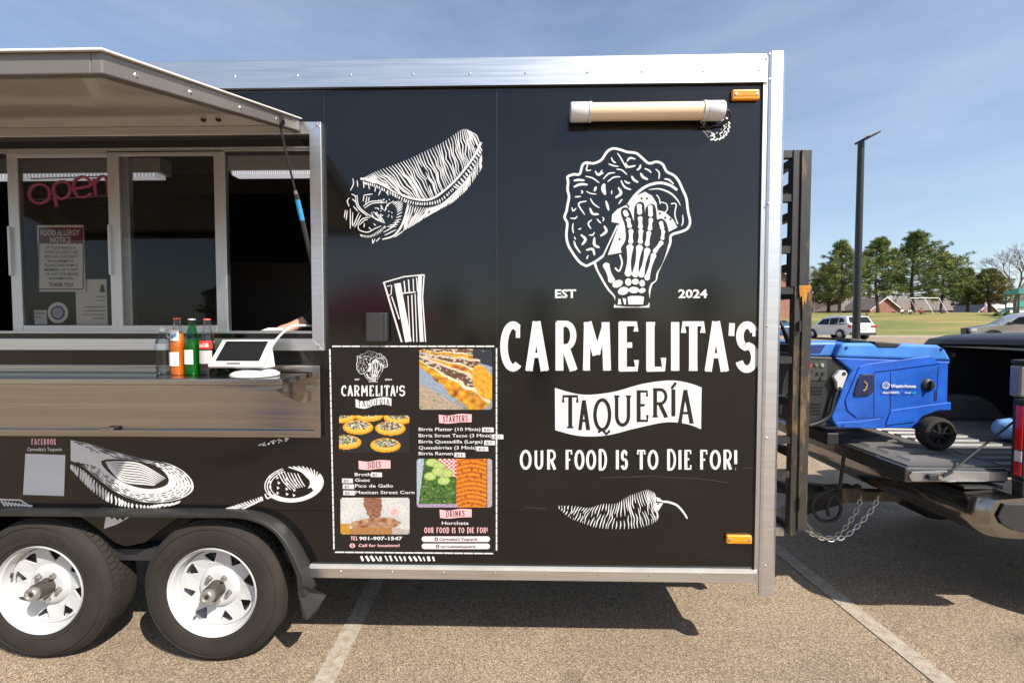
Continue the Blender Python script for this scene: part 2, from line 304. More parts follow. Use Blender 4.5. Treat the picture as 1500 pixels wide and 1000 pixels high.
# ------------------------------------------------------------------ ground
def g(x, y):
    if y < 6: z = -.05
    elif y < 40: z = .0235*(y-6)*min(1, (y-6)/8+.3)-.05
    else: z = .75
    k = 38.5-.1*(x-24)
    if y > k+.5:
        t = min(1, (y-k)/44); z += .05+2.9*(t*t*(3-2*t)) - max(0, y-k-60)*.004
        z += .12*noise.noise(Vector((x*.07, y*.07, 0)))*min(1, (y-k)/6)
    return z
def asphalt():
    m = bpy.data.materials.new('asphalt'); m.use_nodes = True; t = m.node_tree; b = t.nodes['Principled BSDF']; N = t.nodes.new; Lk = t.links.new
    tc = N('ShaderNodeTexCoord'); b.inputs['Roughness'].default_value = .85
    v = N('ShaderNodeTexVoronoi'); v.inputs['Scale'].default_value = 210; Lk(tc.outputs['Object'], v.inputs['Vector'])
    r = N('ShaderNodeValToRGB'); e = r.color_ramp.elements; e[0].position = 0; e[0].color = (.11, .078, .05, 1); e[1].position = 1; e[1].color = (.62, .49, .36, 1)
    for p, c in ((.35, (.28, .205, .132, 1)), (.7, (.41, .31, .21, 1))): q = e.new(p); q.color = c
    sp = N('ShaderNodeSeparateColor'); Lk(v.outputs['Color'], sp.inputs[0]); Lk(sp.outputs[0], r.inputs[0])
    v2 = N('ShaderNodeTexVoronoi'); v2.inputs['Scale'].default_value = 210; v2.feature = 'DISTANCE_TO_EDGE'; Lk(tc.outputs['Object'], v2.inputs['Vector'])
    r2 = N('ShaderNodeValToRGB'); r2.color_ramp.elements[0].position = .0; r2.color_ramp.elements[0].color = (.5, .48, .46, 1); r2.color_ramp.elements[1].position = .12; Lk(v2.outputs['Distance'], r2.inputs[0])
    mu = N('ShaderNodeMix'); mu.data_type = 'RGBA'; mu.blend_type = 'MULTIPLY'; mu.inputs[0].default_value = 1; Lk(r.outputs[0], mu.inputs[6]); Lk(r2.outputs[0], mu.inputs[7])
    n = N('ShaderNodeTexNoise'); n.inputs['Scale'].default_value = .8; n.inputs['Detail'].default_value = 7; n.inputs['Roughness'].default_value = .65; Lk(tc.outputs['Object'], n.inputs['Vector'])
    r3 = N('ShaderNodeValToRGB'); r3.color_ramp.elements[0].position = .3; r3.color_ramp.elements[0].color = (.72, .72, .74, 1); r3.color_ramp.elements[1].position = .7; r3.color_ramp.elements[1].color = (1.06, 1.04, 1.0, 1); Lk(n.outputs['Fac'], r3.inputs[0])
    m2 = N('ShaderNodeMix'); m2.data_type = 'RGBA'; m2.blend_type = 'MULTIPLY'; m2.inputs[0].default_value = 1; Lk(mu.outputs[2], m2.inputs[6]); Lk(r3.outputs[0], m2.inputs[7]); Lk(m2.outputs[2], b.inputs['Base Color'])
    n5 = N('ShaderNodeTexNoise'); n5.inputs['Scale'].default_value = 2.6; n5.inputs['Detail'].default_value = 5; Lk(tc.outputs['Object'], n5.inputs['Vector'])
    r5 = N('ShaderNodeValToRGB'); r5.color_ramp.elements[0].position = .60; r5.color_ramp.elements[0].color = (1, 1, 1, 1); r5.color_ramp.elements[1].position = .74; r5.color_ramp.elements[1].color = (.62, .62, .63, 1); Lk(n5.outputs['Fac'], r5.inputs[0])
    m5 = N('ShaderNodeMix'); m5.data_type = 'RGBA'; m5.blend_type = 'MULTIPLY'; m5.inputs[0].default_value = 1; Lk(m2.outputs[2], m5.inputs[6]); Lk(r5.outputs[0], m5.inputs[7]); Lk(m5.outputs[2], b.inputs['Base Color'])
    bp = N('ShaderNodeBump'); bp.inputs['Strength'].default_value = .7; bp.inputs['Distance'].default_value = .004; Lk(v2.outputs['Distance'], bp.inputs['Height']); Lk(bp.outputs[0], b.inputs['Normal'])
    return m
def grass():
    m = M('grass', (.135, .15, .032), .9, var=.25, vs=.6, bump=.8, bs=9, dist=.08); t = m.node_tree; b = t.nodes['Principled BSDF']
    n = t.nodes.new('ShaderNodeTexNoise'); n.inputs['Scale'].default_value = .09; n.inputs['Detail'].default_value = 8; n.inputs['Roughness'].default_value = .65
    tc = t.nodes.new('ShaderNodeTexCoord'); mp = t.nodes.new('ShaderNodeMapping'); mp.inputs['Scale'].default_value = (.5, 1.6, 1); t.links.new(tc.outputs['Object'], mp.inputs[0]); t.links.new(mp.outputs[0], n.inputs['Vector'])
    r = t.nodes.new('ShaderNodeValToRGB'); r.color_ramp.elements[0].position = .42; r.color_ramp.elements[1].position = .62; t.links.new(n.outputs['Fac'], r.inputs[0])
    x = t.nodes.new('ShaderNodeMix'); x.data_type = 'RGBA'; old = b.inputs['Base Color'].links[0].from_socket; t.links.new(old, x.inputs[6]); x.inputs[7].default_value = (.30, .22, .075, 1)
    t.links.new(r.outputs[0], x.inputs[0]); t.links.new(x.outputs[2], b.inputs['Base Color']); return m
grassm = grass(); asph = asphalt()
def sheet(name, xs, ys, mat, zoff=0, edge=None):
    m = MB(); v = [(x, y, g(x, y)+zoff) for y in ys for x in xs]; n = len(xs)
    f = []
    for j in range(len(ys)-1):
        for i in range(n-1): f.append((j*n+i, j*n+i+1, (j+1)*n+i+1, (j+1)*n+i))
    m.add(v, f); o = m.build(name, mat, None, smooth='all', origin=False); return tag(o, kind='structure')
sheet('parking_lot', [-90+6*i for i in range(36)], [-70, -40, -20, -8, 0, 2, 4, 6, 8, 11, 14, 18, 22, 26, 30, 33, 36, 39, 42, 46], asph)
# field beyond the kerb: rows follow the kerb line
mf = MB(); xs = [-160+7*i for i in range(60)]; rows = [.35, .8, 2, 4, 7, 10, 14, 18, 23, 28, 33, 38, 44, 52, 62, 80, 110, 160, 260, 420]
vv = []
for d_ in rows:
    for x in xs:
        y = 38.5-.1*(x-24)+d_; vv.append((x*(1+max(0, d_-60)*.006), y, g(x, y)+.10+(.02 if d_ > .5 else 0)))
n_ = len(xs); mf.add(vv, [(j*n_+i, j*n_+i+1, (j+1)*n_+i+1, (j+1)*n_+i) for j in range(len(rows)-1) for i in range(n_-1)])
tag(mf.build('grass_field', grassm, None, smooth='all', origin=False), kind='structure')
far = MB(); far.box(-1500, 1500, -1500, 1500, -3.2, -3.0); tag(far.build('ground', grassm, None, origin=False), kind='structure')
conc = M('concrete', (.42, .37, .30), .85, var=.15, vs=3, bump=.2, bs=30)
kb = MB()
for i in range(60):                          # kerb stones with joints
    x0 = -90+3*i; x1 = x0+2.98
    def K(x, dy, dz): y = 38.5-.1*(x-24)+dy; return (x, y, .0235*(min(y, 40)-6)-.05+dz)
    v = [K(x, dy, dz) for x in (x0, x1) for dy in (0, .45) for dz in (-.05, .15)]
    kb.add(v, [(0, 1, 3, 2), (4, 6, 7, 5), (0, 4, 5, 1), (2, 3, 7, 6), (0, 2, 6, 4), (1, 5, 7, 3)])
tag(kb.build('kerb', conc, None, origin=False), kind='structure')
paint = asph.copy(); paint.name = 'worn_road_paint'; t_ = paint.node_tree; b_ = t_.nodes['Principled BSDF']; old_ = b_.inputs['Base Color'].links[0].from_socket
n_ = t_.nodes.new('ShaderNodeTexNoise'); n_.inputs['Scale'].default_value = 26; n_.inputs['Detail'].default_value = 8; n_.inputs['Roughness'].default_value = .75; tc_ = t_.nodes.new('ShaderNodeTexCoord'); t_.links.new(tc_.outputs['Object'], n_.inputs['Vector'])
r_ = t_.nodes.new('ShaderNodeValToRGB'); r_.color_ramp.elements[0].position = .40; r_.color_ramp.elements[1].position = .60; r_.color_ramp.elements[0].color = (.25, .25, .25, 1); t_.links.new(n_.outputs['Fac'], r_.inputs[0])
x_ = t_.nodes.new('ShaderNodeMix'); x_.data_type = 'RGBA'; t_.links.new(r_.outputs[0], x_.inputs[0]); t_.links.new(old_, x_.inputs[6]); x_.inputs[7].default_value = (.43, .38, .31, 1); t_.links.new(x_.outputs[2], b_.inputs['Base Color'])
def stripe(p0, p1, wd, ext):
    a = Vector((p0[0], p0[1], 0)); b = Vector((p1[0], p1[1], 0)); d = (b-a).normalized(); nr = Vector((-d.y, d.x, 0))*wd/2; a = a-d*ext[0]; b = b+d*ext[1]
    m = MB(); v = []; k = 60
    for i in range(k+1):
        q = a+(b-a)*i/k
        for sg in (-1, 1):
            w_ = 1+.05*noise.noise(Vector((i*.7, sg*3, p0[0]))); p = q+nr*sg*w_; v.append((p.x, p.y, g(p.x, p.y)+.005))
    m.add(v, [(2*i, 2*i+1, 2*i+3, 2*i+2) for i in range(k)]); tag(m.build('parking_stripe', paint, None, origin=False), kind='structure')
A_ = at(482, 985, Z=-.05); B_ = at(541, 870, Z=-.05); stripe(A_, B_, .105, (1.2, 2.6))
A_ = at(1365, 985, Z=-.05); B_ = at(1168, 828, Z=-.05); stripe(A_, B_, .105, (1.2, 3.0))

# ------------------------------------------------------------------ the food trailer
TW, X0, X1 = 2.1, -4.6, W(1141.5, 500)[0]     # width, tail, nose
ZT = W(700, 86)[1]; ZB = W(700, 847)[1]
T = thing('food_trailer', 'black food trailer with white lettering, serving windows and twin axles', 'food trailer', ((X0+X1)/2, D+TW/2, 0))
zR0 = W(700, 829)[1]; zT0 = W(700, 127)[1]   # inner edges of the bottom and top rails
WX0, WX1 = -3.45, W(461, 350)[0]; WZ0, WZ1 = W(460, 487)[1], W(440, 214)[1]    # window opening
zA = W(200, 745)[1]                          # top of the wheel arch
def P(*q): return [W(u, v) for u, v in q]
wall = MB()
th = .045
wall.box(X0, WX0, D, D+th, zA, zT0); wall.box(WX1, X1-.02, D, D+th, zA, zT0); wall.box(WX0, WX1, D, D+th, WZ1, zT0); wall.box(WX0, WX1, D, D+th, zA, WZ0)
arch = spline(P((457, 829), (440, 796), (420, 770), (396, 754), (368, 746), (340, 744.5)), 5)
arch = [(p.x, p.y) if hasattr(p, 'x') else p for p in [Vector((a[0], a[1])) for a in arch]]
wall.prism([(a[0], a[1]) for a in arch]+[(arch[-1][0], zA), (X1-.02, zA), (X1-.02, zR0)], D, D+th)
XC = W(192, 860)[0]
left = [(2*XC-a[0], a[1]) for a in arch]
wall.prism(left+[(left[-1][0], zA), (X0, zA), (X0, zR0)], D, D+th)
wall.build('side_wall', vinyl, T, fix=True)
# skirt between the wheels
sk = P((300, 746), (272, 752), (240, 772), (215, 792), (196, 800), (180, 801)); sk = [(p.x, p.y) for p in spline(sk, 5)]
sk = sk+[(2*XC-a, b) for a, b in sk[::-1]]
sk = [(min(max(a, 2*XC-W(300, 746)[0]), W(300, 746)[0]), b) for a, b in sk]
one('fender_skirt', vinyl, T, 'prism', sk, D+.002, D+.03)
# other walls, roof, floor
inner = M('inner_wall', (.14, .125, .11), .4, var=.05); dark = M('dark_interior', (.03, .028, .027), .45, var=.2)
fl = MB(); fl.box(X0, X1-.03, D+th, D+TW, ZB+.05, ZB+.11); fl.build('floor', plastic, T)
bw = MB(); bw.box(X0, X1-.03, D+TW, D+TW+.04, ZB+.05, zT0); bw.build('far_wall', [vinyl], T)
lin = MB(); lin.box(X0+.05, X1-.08, D+TW-.012, D+TW-.004, ZB+.12, zT0-.02); lin.build('wall_lining', inner, T)
one('nose_wall', vinyl, T, 'box', X1-.03, X1-.004, D+.02, D+TW, ZB, zT0); one('tail_wall', vinyl, T, 'box', X0-.02, X0, D, D+TW, ZB, zT0)
one('roof', alu, T, 'box', X0-.02, X1-.01, D+.012, D+TW+.04, ZT-.035, ZT-.004); one('ceiling', inner, T, 'box', X0+.01, X1-.04, D+th+.002, D+TW-.02, zT0-.012, zT0-.002)
# rails and corner post
r = MB(); r.box(X0-.02, W(1122, 100)[0], D-.012, D+.03, zT0, ZT); r.build('top_rail', alu, T, bevel=.004)
one('top_rail_lip', alu, T, 'box', X0-.02, W(1120, 100)[0], D-.02, D-.0125, zT0-.004, zT0+.012)
RX0 = W(456, 835)[0]
one('bottom_rail', alu, T, 'box', RX0, W(1106, 840)[0], D-.012, D+.03, ZB, zR0-.012, bevel=.003)
whe = M('bright_edge', (.8, .8, .78), .4, .6); one('bottom_rail_lip', whe, T, 'box', RX0, W(1106, 840)[0], D-.018, D+.02, zR0-.0115, zR0+.004)
zP = W(1120, 869)[1]
pc = MB(); xa, xb = W(1116, 500)[0], X1
pc.prism([(xa, D-.016), (xa+.012, D-.022), (xb-.02, D-.022), (xb, D-.004), (xb, D+.10), (xb-.006, D+.10), (xb-.006, D+.0), (xb-.022, D-.012), (xa, D-.008)], zP, ZT+.006, ax='z'); pc.build('corner_post', alu, T, bevel=.002, fix=True)
one('corner_flange', alu_d, T, 'box', xa-.022, xa-.0005, D-.0125, D-.0005, zP+.06, ZT-.012)
sc = MB(); sc.lathe([(.0001, -.004), (.005, -.003), (.0062, 0)], (0, 0, 0), 'y', 10); sc_me = sc.build('screw', screw_m, T); scd = sc_me.data; bpy.data.objects.remove(sc_me)
def screw(px, py, off=.012, parent=T):
    o = bpy.data.objects.new('screw', scd); link(o, parent); x, z = W(px, py); o.location = (x, D-off, z)
for x in range(265, 1120, 85): screw(x+random.uniform(-6, 6), 111-.012*(x-600)); 
for x in range(500, 1100, 75): screw(x, 838+.0115*(x-760))
for y in (84, 120, 300, 478, 640, 825): screw(1123.5-.008*(y-100), y, .0222)
# sheet joints and scratches
for u in (728, 478):
    x = W(u, 400)[0]; m = MB(); m.box(x-.0012, x+.0012, D-.0012, D-.0002, WZ0 if u < 500 else W(u, 505)[1], zT0-.001); m.build('sheet_joint', plastic, T)
scr = M('scratch', (.10, .095, .09), .5)
m = MB()
for pts in ([(880, 699), (950, 697), (1020, 700), (1066, 706)], [(1088, 684), (1106, 686)], [(640, 690), (655, 692)], [(770, 742), (800, 745)]):
    for a, b in zip(pts, pts[1:]): (x0, z0), (x1, z1) = W(*a), W(*b); m.add([(x0, D-.0006, z0), (x1, D-.0006, z1), (x1, D-.0006, z1-.0012), (x0, D-.0006, z0-.0012)], [(0, 1, 2, 3)])
tag(m.build('scratches', scr, T), kind='stuff')
# marker lights
def marker(px0, py0, px1, py1):
    x0, z1 = W(px0, py0); x1, z0 = W(px1, py1); m = MB(); m.box(x0, x1, D-.022, D, z0, z1); o = m.build('marker_light', amber, T, bevel=.008, seg=3)
    b = MB(); b.box(x0+.012, x1-.012, D-.024, D-.021, (z0+z1)/2-.008, (z0+z1)/2+.008); b.build('lens_rib', amber, o)
    for x in (x0+.016, x1-.016):
        q = MB(); q.lathe([(.0001, -.004), (.006, -.003), (.007, 0)], (x, D-.0225, (z0+z1)/2), 'y', 10); q.build('screw', screw_m, o)
marker(1070, 134, 1110, 149); marker(1062, 781, 1099, 794)
# tube light on two brackets
cx0, zc = W(834, 172); cx1 = W(1052, 170)[0]; rr = .041; yc = D-.052
tubem = M('aged_acrylic', (.80, .62, .42), .3, var=.08, vs=2, stretch=(1, 1, 1)); xa0, xb0 = W(858, 170)[0], W(1028, 170)[0]
tl = MB(); tl.tube([(xa0, yc, zc), (xb0, yc, zc)], rr, 28); lt = tl.build('tube_light', tubem, T, smooth=True)
for a, b in ((cx0, xa0+.004), (xb0-.004, cx1)):
    q = MB(); q.lathe([(.0001, 0), (rr+.001, 0), (rr+.004, .006), (rr+.004, b-a-.006), (rr+.001, b-a), (.0001, b-a)], (a, yc, zc), 'x', 28); q.build('end_cap', whitep, lt, smooth=True)
for x in (xa0+.012, xb0-.012):
    q = MB(); q.lathe([(rr+.005, -.007), (rr+.0055, .007)], (x, yc, zc), 'x', 28); q.box(x-.01, x+.01, yc, D, zc-.012, zc+.012); q.build('clip', whitep, lt)
q = MB(); q.tube(spline([(cx1-.005, yc, zc), (cx1+.03, yc+.005, zc-.0), (cx1+.045, yc+.02, zc-.02), (cx1+.02, D-.012, zc-.045), (cx1-.05, D-.01, zc-.055), (cx1-.09, D-.008, zc-.058)], 6), .006, 8); q.build('power_lead', plastic, lt, smooth=True)
for (u, v) in ((1056, 170), (1036, 186)):
    p = W(u, v); q = MB(); q.lathe([(.012, -.03), (.016, -.02), (.016, -.002), (.012, 0)], (p[0], D, p[1]), 'y', 14); q.build('cable_gland', plastic, lt, smooth=True)

# window surround: mitred aluminium trim
def ringframe(name, xa, xb, za, zb, wd, y0, y1, mat, parent, bevel=.003):
    m = MB()
    for q in ([(xa, za), (xb, za), (xb-wd, za+wd), (xa+wd, za+wd)], [(xb, za), (xb, zb), (xb-wd, zb-wd), (xb-wd, za+wd)], [(xb, zb), (xa, zb), (xa+wd, zb-wd), (xb-wd, zb-wd)], [(xa, zb), (xa, za), (xa+wd, za+wd), (xa+wd, zb-wd)]): m.prism(q, y0, y1)
    return m.build(name, mat, parent, bevel=bevel, fix=True)
tx1, tz1 = W(474, 182); tz0 = W(474, 513)[1]
wf = ringframe('window_frame', -3.52, tx1, tz0, tz1, .06, D-.03, D-.001, alu, T)
one('frame_reveal', alu_d, wf, 'box', WX0, WX1-.004, D+.0, D+.07, WZ1-.012, WZ1-.002); one('frame_jamb', alu_d, wf, 'box', WX1-.012, WX1-.002, D-.0, D+.07, WZ0, WZ1-.013)
sl_ = one('sill', alu_d, wf, 'box', WX0, WX1-.013, D-.016, D+.08, WZ0-.004, WZ0+.008)
zH = W(300, 222)[1]; one('head_track', alu_d, wf, 'box', WX0, WX1-.013, D+.004, D+.06, zH, WZ1-.013)
for u, v in ((468, 186), (470.5, 189), (468.5, 509), (471, 506)): screw(u, v, .031, wf)
pane_m = glass('window_glass', (.80, .80, .79), .8)
def sash(u0, u1, y0, sw):
    (xa, z0), (xb, z1) = W(u0, 489), W(u1, 219); m = thing_part = MB()
    m.box(xa, xa+sw, y0, y0+.028, z0, z1); m.box(xb-sw, xb, y0, y0+.028, z0, z1); m.box(xa+sw, xb-sw, y0, y0+.028, z1-.028, z1); m.box(xa+sw, xb-sw, y0, y0+.028, z0, z0+.045)
    o = m.build('window_sash', alu_d, T, bevel=.003); p = MB(); p.box(xa+sw, xb-sw, y0+.012, y0+.016, z0+.045, z1-.028); p.build('pane', pane_m, o)
    h = MB(); h.box(xa+.004, xa+.016, y0-.012, y0, z0+.3, z0+.55); h.build('pull', alu_d, o); return o
sash(-320, -140, D+.028, .05); sash(10, 180, D+.028, .055); sash(163, 328, D+.004, .058)
ms = M('mesh_screen', (.05, .05, .05), .6)
# things behind the glass
def plate(u0, v0, u1, v1, y, mat, parent, name, th_=.004):
    a = at(u0, v0, Y=y); b = at(u1, v1, Y=y); return one(name, mat, parent, 'box', a.x, b.x, y, y+th_, b.z, a.z)
def fnY(y): return lambda u, v, l: (lambda p: (p.x, y-.0006*l, p.z))(at(u, v, Y=y))
signw = M('sign_white', (.72, .70, .68), .5, var=.04); maroon = M('sign_maroon', (.16, .02, .05), .5, var=.08); ink = M('ink', (.05, .045, .05), .6); blueink = M('blue_ink', (.06, .08, .30), .5)
yg = D+.062; fy = fnY(yg)
sg = thing('allergy_sign', 'white and maroon food allergy notice fixed behind the serving window glass', 'sign', at(88, 430, Y=yg))
plate(54, 330, 125, 427, yg, signw, sg, 'board')
A = Art(fy); A.poly([(57, 333), (122, 333), (122, 357), (57, 357)], 1); A.build('header', maroon, sg)
A = Art(fy); 
for q in ([(57, 357), (57, 423)], [(122, 357), (122, 423)]): A.stroke(q, 1.6, 1, cap=False)
A.stroke([(57, 423.5), (122, 423.5)], 1.6, 1, cap=False); A.build('border', maroon, sg)
lettering('FOOD ALLERGY', fy, 60, 117, 345, 8.5, signw, sg, .02); lettering('NOTICE', fy, 74, 104, 355.5, 8.5, signw, sg, .02)
for i, s_ in enumerate(('IF YOU HAVE A', 'FOOD ALLERGY OR', 'SPECIAL DIETARY', 'REQUIREMENT,', 'PLEASE INFORM A', 'MEMBER OF STAFF', 'OR ASK FOR MORE', 'INFORMATION')):
    hw = len(s_)*1.62; lettering(s_, fy, 90-hw, 90+hw, 365+i*6.4, 4.3, ink, sg, .004)
lettering('THANK YOU!', fy, 72, 108, 420, 6.5, maroon, sg, .02)
nt_ = thing('paper_notice', 'sheet of white paper with grey print taped inside the window', 'paper', at(135, 478, Y=yg+.01)); f2 = fnY(yg+.0095)
plate(110, 409, 158, 479, yg+.01, signw, nt_, 'sheet', .001)
for i, (s_, a, b) in enumerate((('A SMALL', 141, 156), ('NOTICE', 141, 156), ('Established for the', 124, 156), ('people of the town', 124, 156), ('all day long here', 120, 156), ('Thank you kindly', 136, 156))): 
    m = MB(); yv = 434+i*5.5+(4 if i > 1 else 0); 
    for k in range(int((b-a)/3.4)): m.add([f2(a+k*3.4+o1, yv+o2, 1) for o1, o2 in ((0, 0), (2.6+random.random()*.7, 0), (2.6, 1.1), (0, 1.1))], [(0, 1, 2, 3)])
    m.build('print_line', ink, nt_)
Ag = Art(f2); Ag.ell(150, 419, 2.6, 2.6); Ag.poly([(147, 421), (153, 421), (154, 428), (146, 428)]); Ag.build('print_mark', ink, nt_)
st = thing('round_sticker', 'round white sticker with a blue cogwheel emblem on the window', 'sticker', at(85, 470, Y=yg))
A = Art(fy); A.ell(85, 458, 15, 15.5, n=28); A.build('disc', signw, st)
A = Art(fy); A.poly([(85+(11.5 if i % 2 else 9.6)*cos(i*pi/16), 458+(11.5 if i % 2 else 9.6)*sin(i*pi/16)) for i in range(32)], 2); A.ell(85, 458, 6.8, 6.8, layer=3, mi=1); A.ell(85, 458, 5, 5, layer=4); A.ell(85, 458, 2.6, 2.6, layer=5, mi=1); A.ell(85, 458, 1.4, 1.4, layer=6)
for i in range(6): A.ell(85+4*cos(i*pi/3), 458+4*sin(i*pi/3), .9, .9, layer=6, mi=1)
A.build('cog_emblem', [blueink, signw], st)
s2 = thing('payment_sticker', 'small pale rectangular sticker in the lower corner of the window', 'sticker', at(60, 475, Y=yg))
plate(50, 454, 69, 475, yg, M('pale_blue', (.55, .6, .64), .5), s2, 'label', .001); A = Art(fy); A.stroke([(52, 459), (65, 459)], 1.6, 1, cap=False); A.stroke([(52, 464), (60, 464)], 1.2, 1, cap=False); A.build('print_mark', ink, s2)
# neon tube sign
neon = M('neon_tube', (.8, .12, .28), .25, var=.08, coat=.4); clear = M('clear_backing', (.3, .27, .26), .3)
op = thing('neon_sign', 'unlit pink neon tube sign reading open inside the window', 'sign', at(98, 300, Y=D+.075))
def nz(pts, y=D+.075): return [at(u, v, Y=y) for u, v in pts]
def neon_letter(pts, closed=False): 
    m = MB(); m.tube(spline(nz(pts), 6, closed), .0075, 8, closed=closed); m.build('tube_letter', neon, op, smooth=True)
neon_letter([(43+15+15*cos(t), 284+14*sin(t)) for t in [i*pi/6 for i in range(12)]], True)
neon_letter([(83, 303), (79, 275), (86, 267), (97, 267), (103, 276), (99, 288), (88, 291), (81, 285)])
neon_letter([(108, 277), (132, 272), (130, 263), (120, 259), (110, 265), (108, 278), (115, 288), (127, 288), (134, 283)])
neon_letter([(141, 288), (138, 262), (139, 270), (147, 259), (156, 262), (159, 286)])
bk = MB(); bk.tube(nz([(45, 262), (160, 258)], D+.09), .003, 6); bk.tube(nz([(45, 293), (160, 287)], D+.09), .003, 6); bk.build('support_wire', clear, op)
# interior: hood, counter, ceiling light
hood = MB(); hz = at(400, 302, Y=D+1.35).z; hood.prism([(D+1.0, hz), (D+TW-.02, hz-.35), (D+TW-.02, hz+.25), (D+1.25, hz+.25)], -3.6, -.5, ax='x'); tag(hood.build('extractor_hood', steel, None), 'dark steel extractor hood along the far wall inside the trailer', 'hood')
ct = MB(); ct.box(-3.8, -.3, D+TW-.65, D+TW-.03, 1.36, 1.40); ct.box(-3.8, -.3, D+TW-.6, D+TW-.05, ZB+.111, 1.36); tag(ct.build('griddle_counter', dark, None), 'dark cooking counter against the far wall inside the trailer', 'counter')
bs_ = MB(); bs_.box(-3.9, -.2, D+TW-.03, D+TW-.014, 1.42, hz-.3); bs_.build('splash_panel', dark, T)
lz = at(400, 258, Y=D+.75); lx0, lx1 = at(345, 258, Y=D+.75).x, at(520, 258, Y=D+.75).x
led = M('lamp_lens', (.95, .95, 1), .3, emit=.22, var=0); cl = thing('ceiling_lamp', 'long ribbed strip lamp glowing under the trailer ceiling', 'lamp', (lx0, D+.75, lz.z))
one('housing', whitep, cl, 'box', lx0-.02, lx1, D+.7, D+.8, lz.z+.022, zT0-.012)
m = MB()
for i in range(int((lx1-lx0)/.014)): m.box(lx0+i*.014, lx0+i*.014+.011, D+.71, D+.79, lz.z-.004, lz.z+.02)
m.build('lens', led, cl)
l2 = at(60, 262, Y=D+.9); c2 = thing('ceiling_lamp', 'strip lamp seen dimly through the tinted window panes', 'lamp', (l2.x, D+.9, l2.z))
one('housing', whitep, c2, 'box', l2.x-1.0, l2.x+.9, D+.85, D+.95, l2.z+.022, zT0-.012)
m = MB()
for i in range(70): m.box(l2.x-.95+i*.026, l2.x-.95+i*.026+.02, D+.86, D+.94, l2.z-.004, l2.z+.02)
m.build('lens', led, c2)

# awning hatch held up by gas struts
aw = [(-3.46, D-.02, W(440, 186)[1]), None]; hx = W(440, 186)[0]; hz_ = W(440, 184)[1]
oz = at(146, 84, Y=1.18).z; oy = 1.18; ox = at(146, 84, Y=oy).x; hx = (hx+ox)/2+.01
def AP(x, t, dz): # point on the hatch: t = 0 hinge, 1 outer edge
    return (x, D-.035+(oy-D+.035)*t, hz_+(oz-hz_)*t+dz)
def awbox(m, x0, x1, t0, t1, d0, d1, mi=0):
    v = [AP(x, t, d) for x in (x0, x1) for t in (t0, t1) for d in (d0, d1)]; m.add(v, [(0, 1, 3, 2), (4, 6, 7, 5), (0, 4, 5, 1), (2, 3, 7, 6), (0, 2, 6, 4), (1, 5, 7, 3)], mi)
aprof = M('hatch_profile', (.19, .17, .15), .4, .3, var=.08); wedge = M('white_edge', (.82, .79, .74), .35)
m = MB(); awbox(m, -3.5, hx-.03, 0, .97, -.012, .012); pn = m.build('awning', cream, T)
m = MB(); awbox(m, hx-.03, hx, 0, 1, -.042, .014); awbox(m, hx-.045, hx-.03, .0, .985, -.042, -.034); m.build('edge_channel', aprof, pn, bevel=.004)
m = MB(); awbox(m, -3.5, hx-.0301, .972, 1, -.042, .014); awbox(m, -3.5, hx-.046, .955, .972, -.042, -.034); m.build('edge_channel', aprof, pn, bevel=.004)
m = MB(); awbox(m, -3.5, hx+.012, 0, 1.012, .0145, .021); m.build('top_skin', wedge, pn, bevel=.002)
for t in (.2, .45, .7, .9):
    q = MB(); p = Vector(AP(hx-.0005, t, -.02)); q.lathe([(.0001, .003), (.006, .002), (.008, 0)], p, 'x', 10); q.build('rivet', screw_m, pn)
for u, v in ((298, 180), (320, 186)):
    p = at(u, v, Y=2.05); q = MB(); q.lathe([(.012, 0), (.01, -.01), (.0001, -.012)], (p.x, p.y, AP(0, (D-.035-2.05)/(D-.035-oy), -.012)[2]), 'z', 10); q.build('bolt', plastic, pn)
def strut(x, parent):
    t = .17; a = Vector(AP(x, t, -.03)); b = Vector((x+.035, D+.012, W(458, 385)[1])); 
    mid = a+(b-a)*.48; q = MB(); q.tube([a, mid], .0055, 8); s0 = q.build('gas_strut', blackm, parent, smooth=True)
    q = MB(); q.tube([mid, b], .0115, 10); q.build('cylinder', plastic, s0, smooth=True)
    q = MB(); q.tube([mid-(b-a)*.025, mid], .008, 10); q.build('collar', screw_m, s0, smooth=True)
    q = MB(); q.tube([mid+(b-a)*.04, mid+(b-a)*.19], .0119, 10); q.build('blue_label', M('blue_label', (.03, .30, .62), .4), s0, smooth=True)
    q = MB(); q.box(a.x-.012, a.x+.012, a.y-.012, a.y+.02, a.z-.004, a.z+.03); q.lathe([(.013, -.02), (.013, .02)], a, 'x', 10); q.build('bracket', plastic, s0)
strut(WX1-.055, T); strut(-3.38, T)

# folding shelf and its stainless recess
fx1, fz1 = W(471.5, 534); fz0 = W(471, 639)[1]
fr = ringframe('shelf_frame', -3.6, fx1, fz0, fz1, .034, D-.026, D-.001, steel, T, .002)
one('back_panel', steel, fr, 'box', -3.565, fx1-.035, D-.006, D-.0015, fz0+.035, fz1-.035)
SZ = W(440, 545)[1]; SX1 = W(457, 545)[0]; SY = 1.985
sh = MB(); sh.box(-3.55, SX1, SY, D-.008, SZ-.028, SZ); shelf = sh.build('folding_shelf', steel, T, bevel=.004)
one('shelf_lip', steel, shelf, 'box', -3.55, SX1-.001, SY+.001, SY+.012, SZ-.042, SZ-.0285)
q = MB(); q.prism([(D-.007, SZ-.03), (SY+.03, SZ-.03), (SY+.035, SZ-.055), (D-.06, SZ-.14), (D-.007, SZ-.15)], SX1-.05, SX1-.045, ax='x'); q.prism([(D-.007, SZ-.03), (D-.04, SZ-.03), (D-.03, SZ-.15), (D-.007, SZ-.15)], SX1-.045, SX1-.012, ax='x'); q.build('shelf_bracket', steel, shelf)
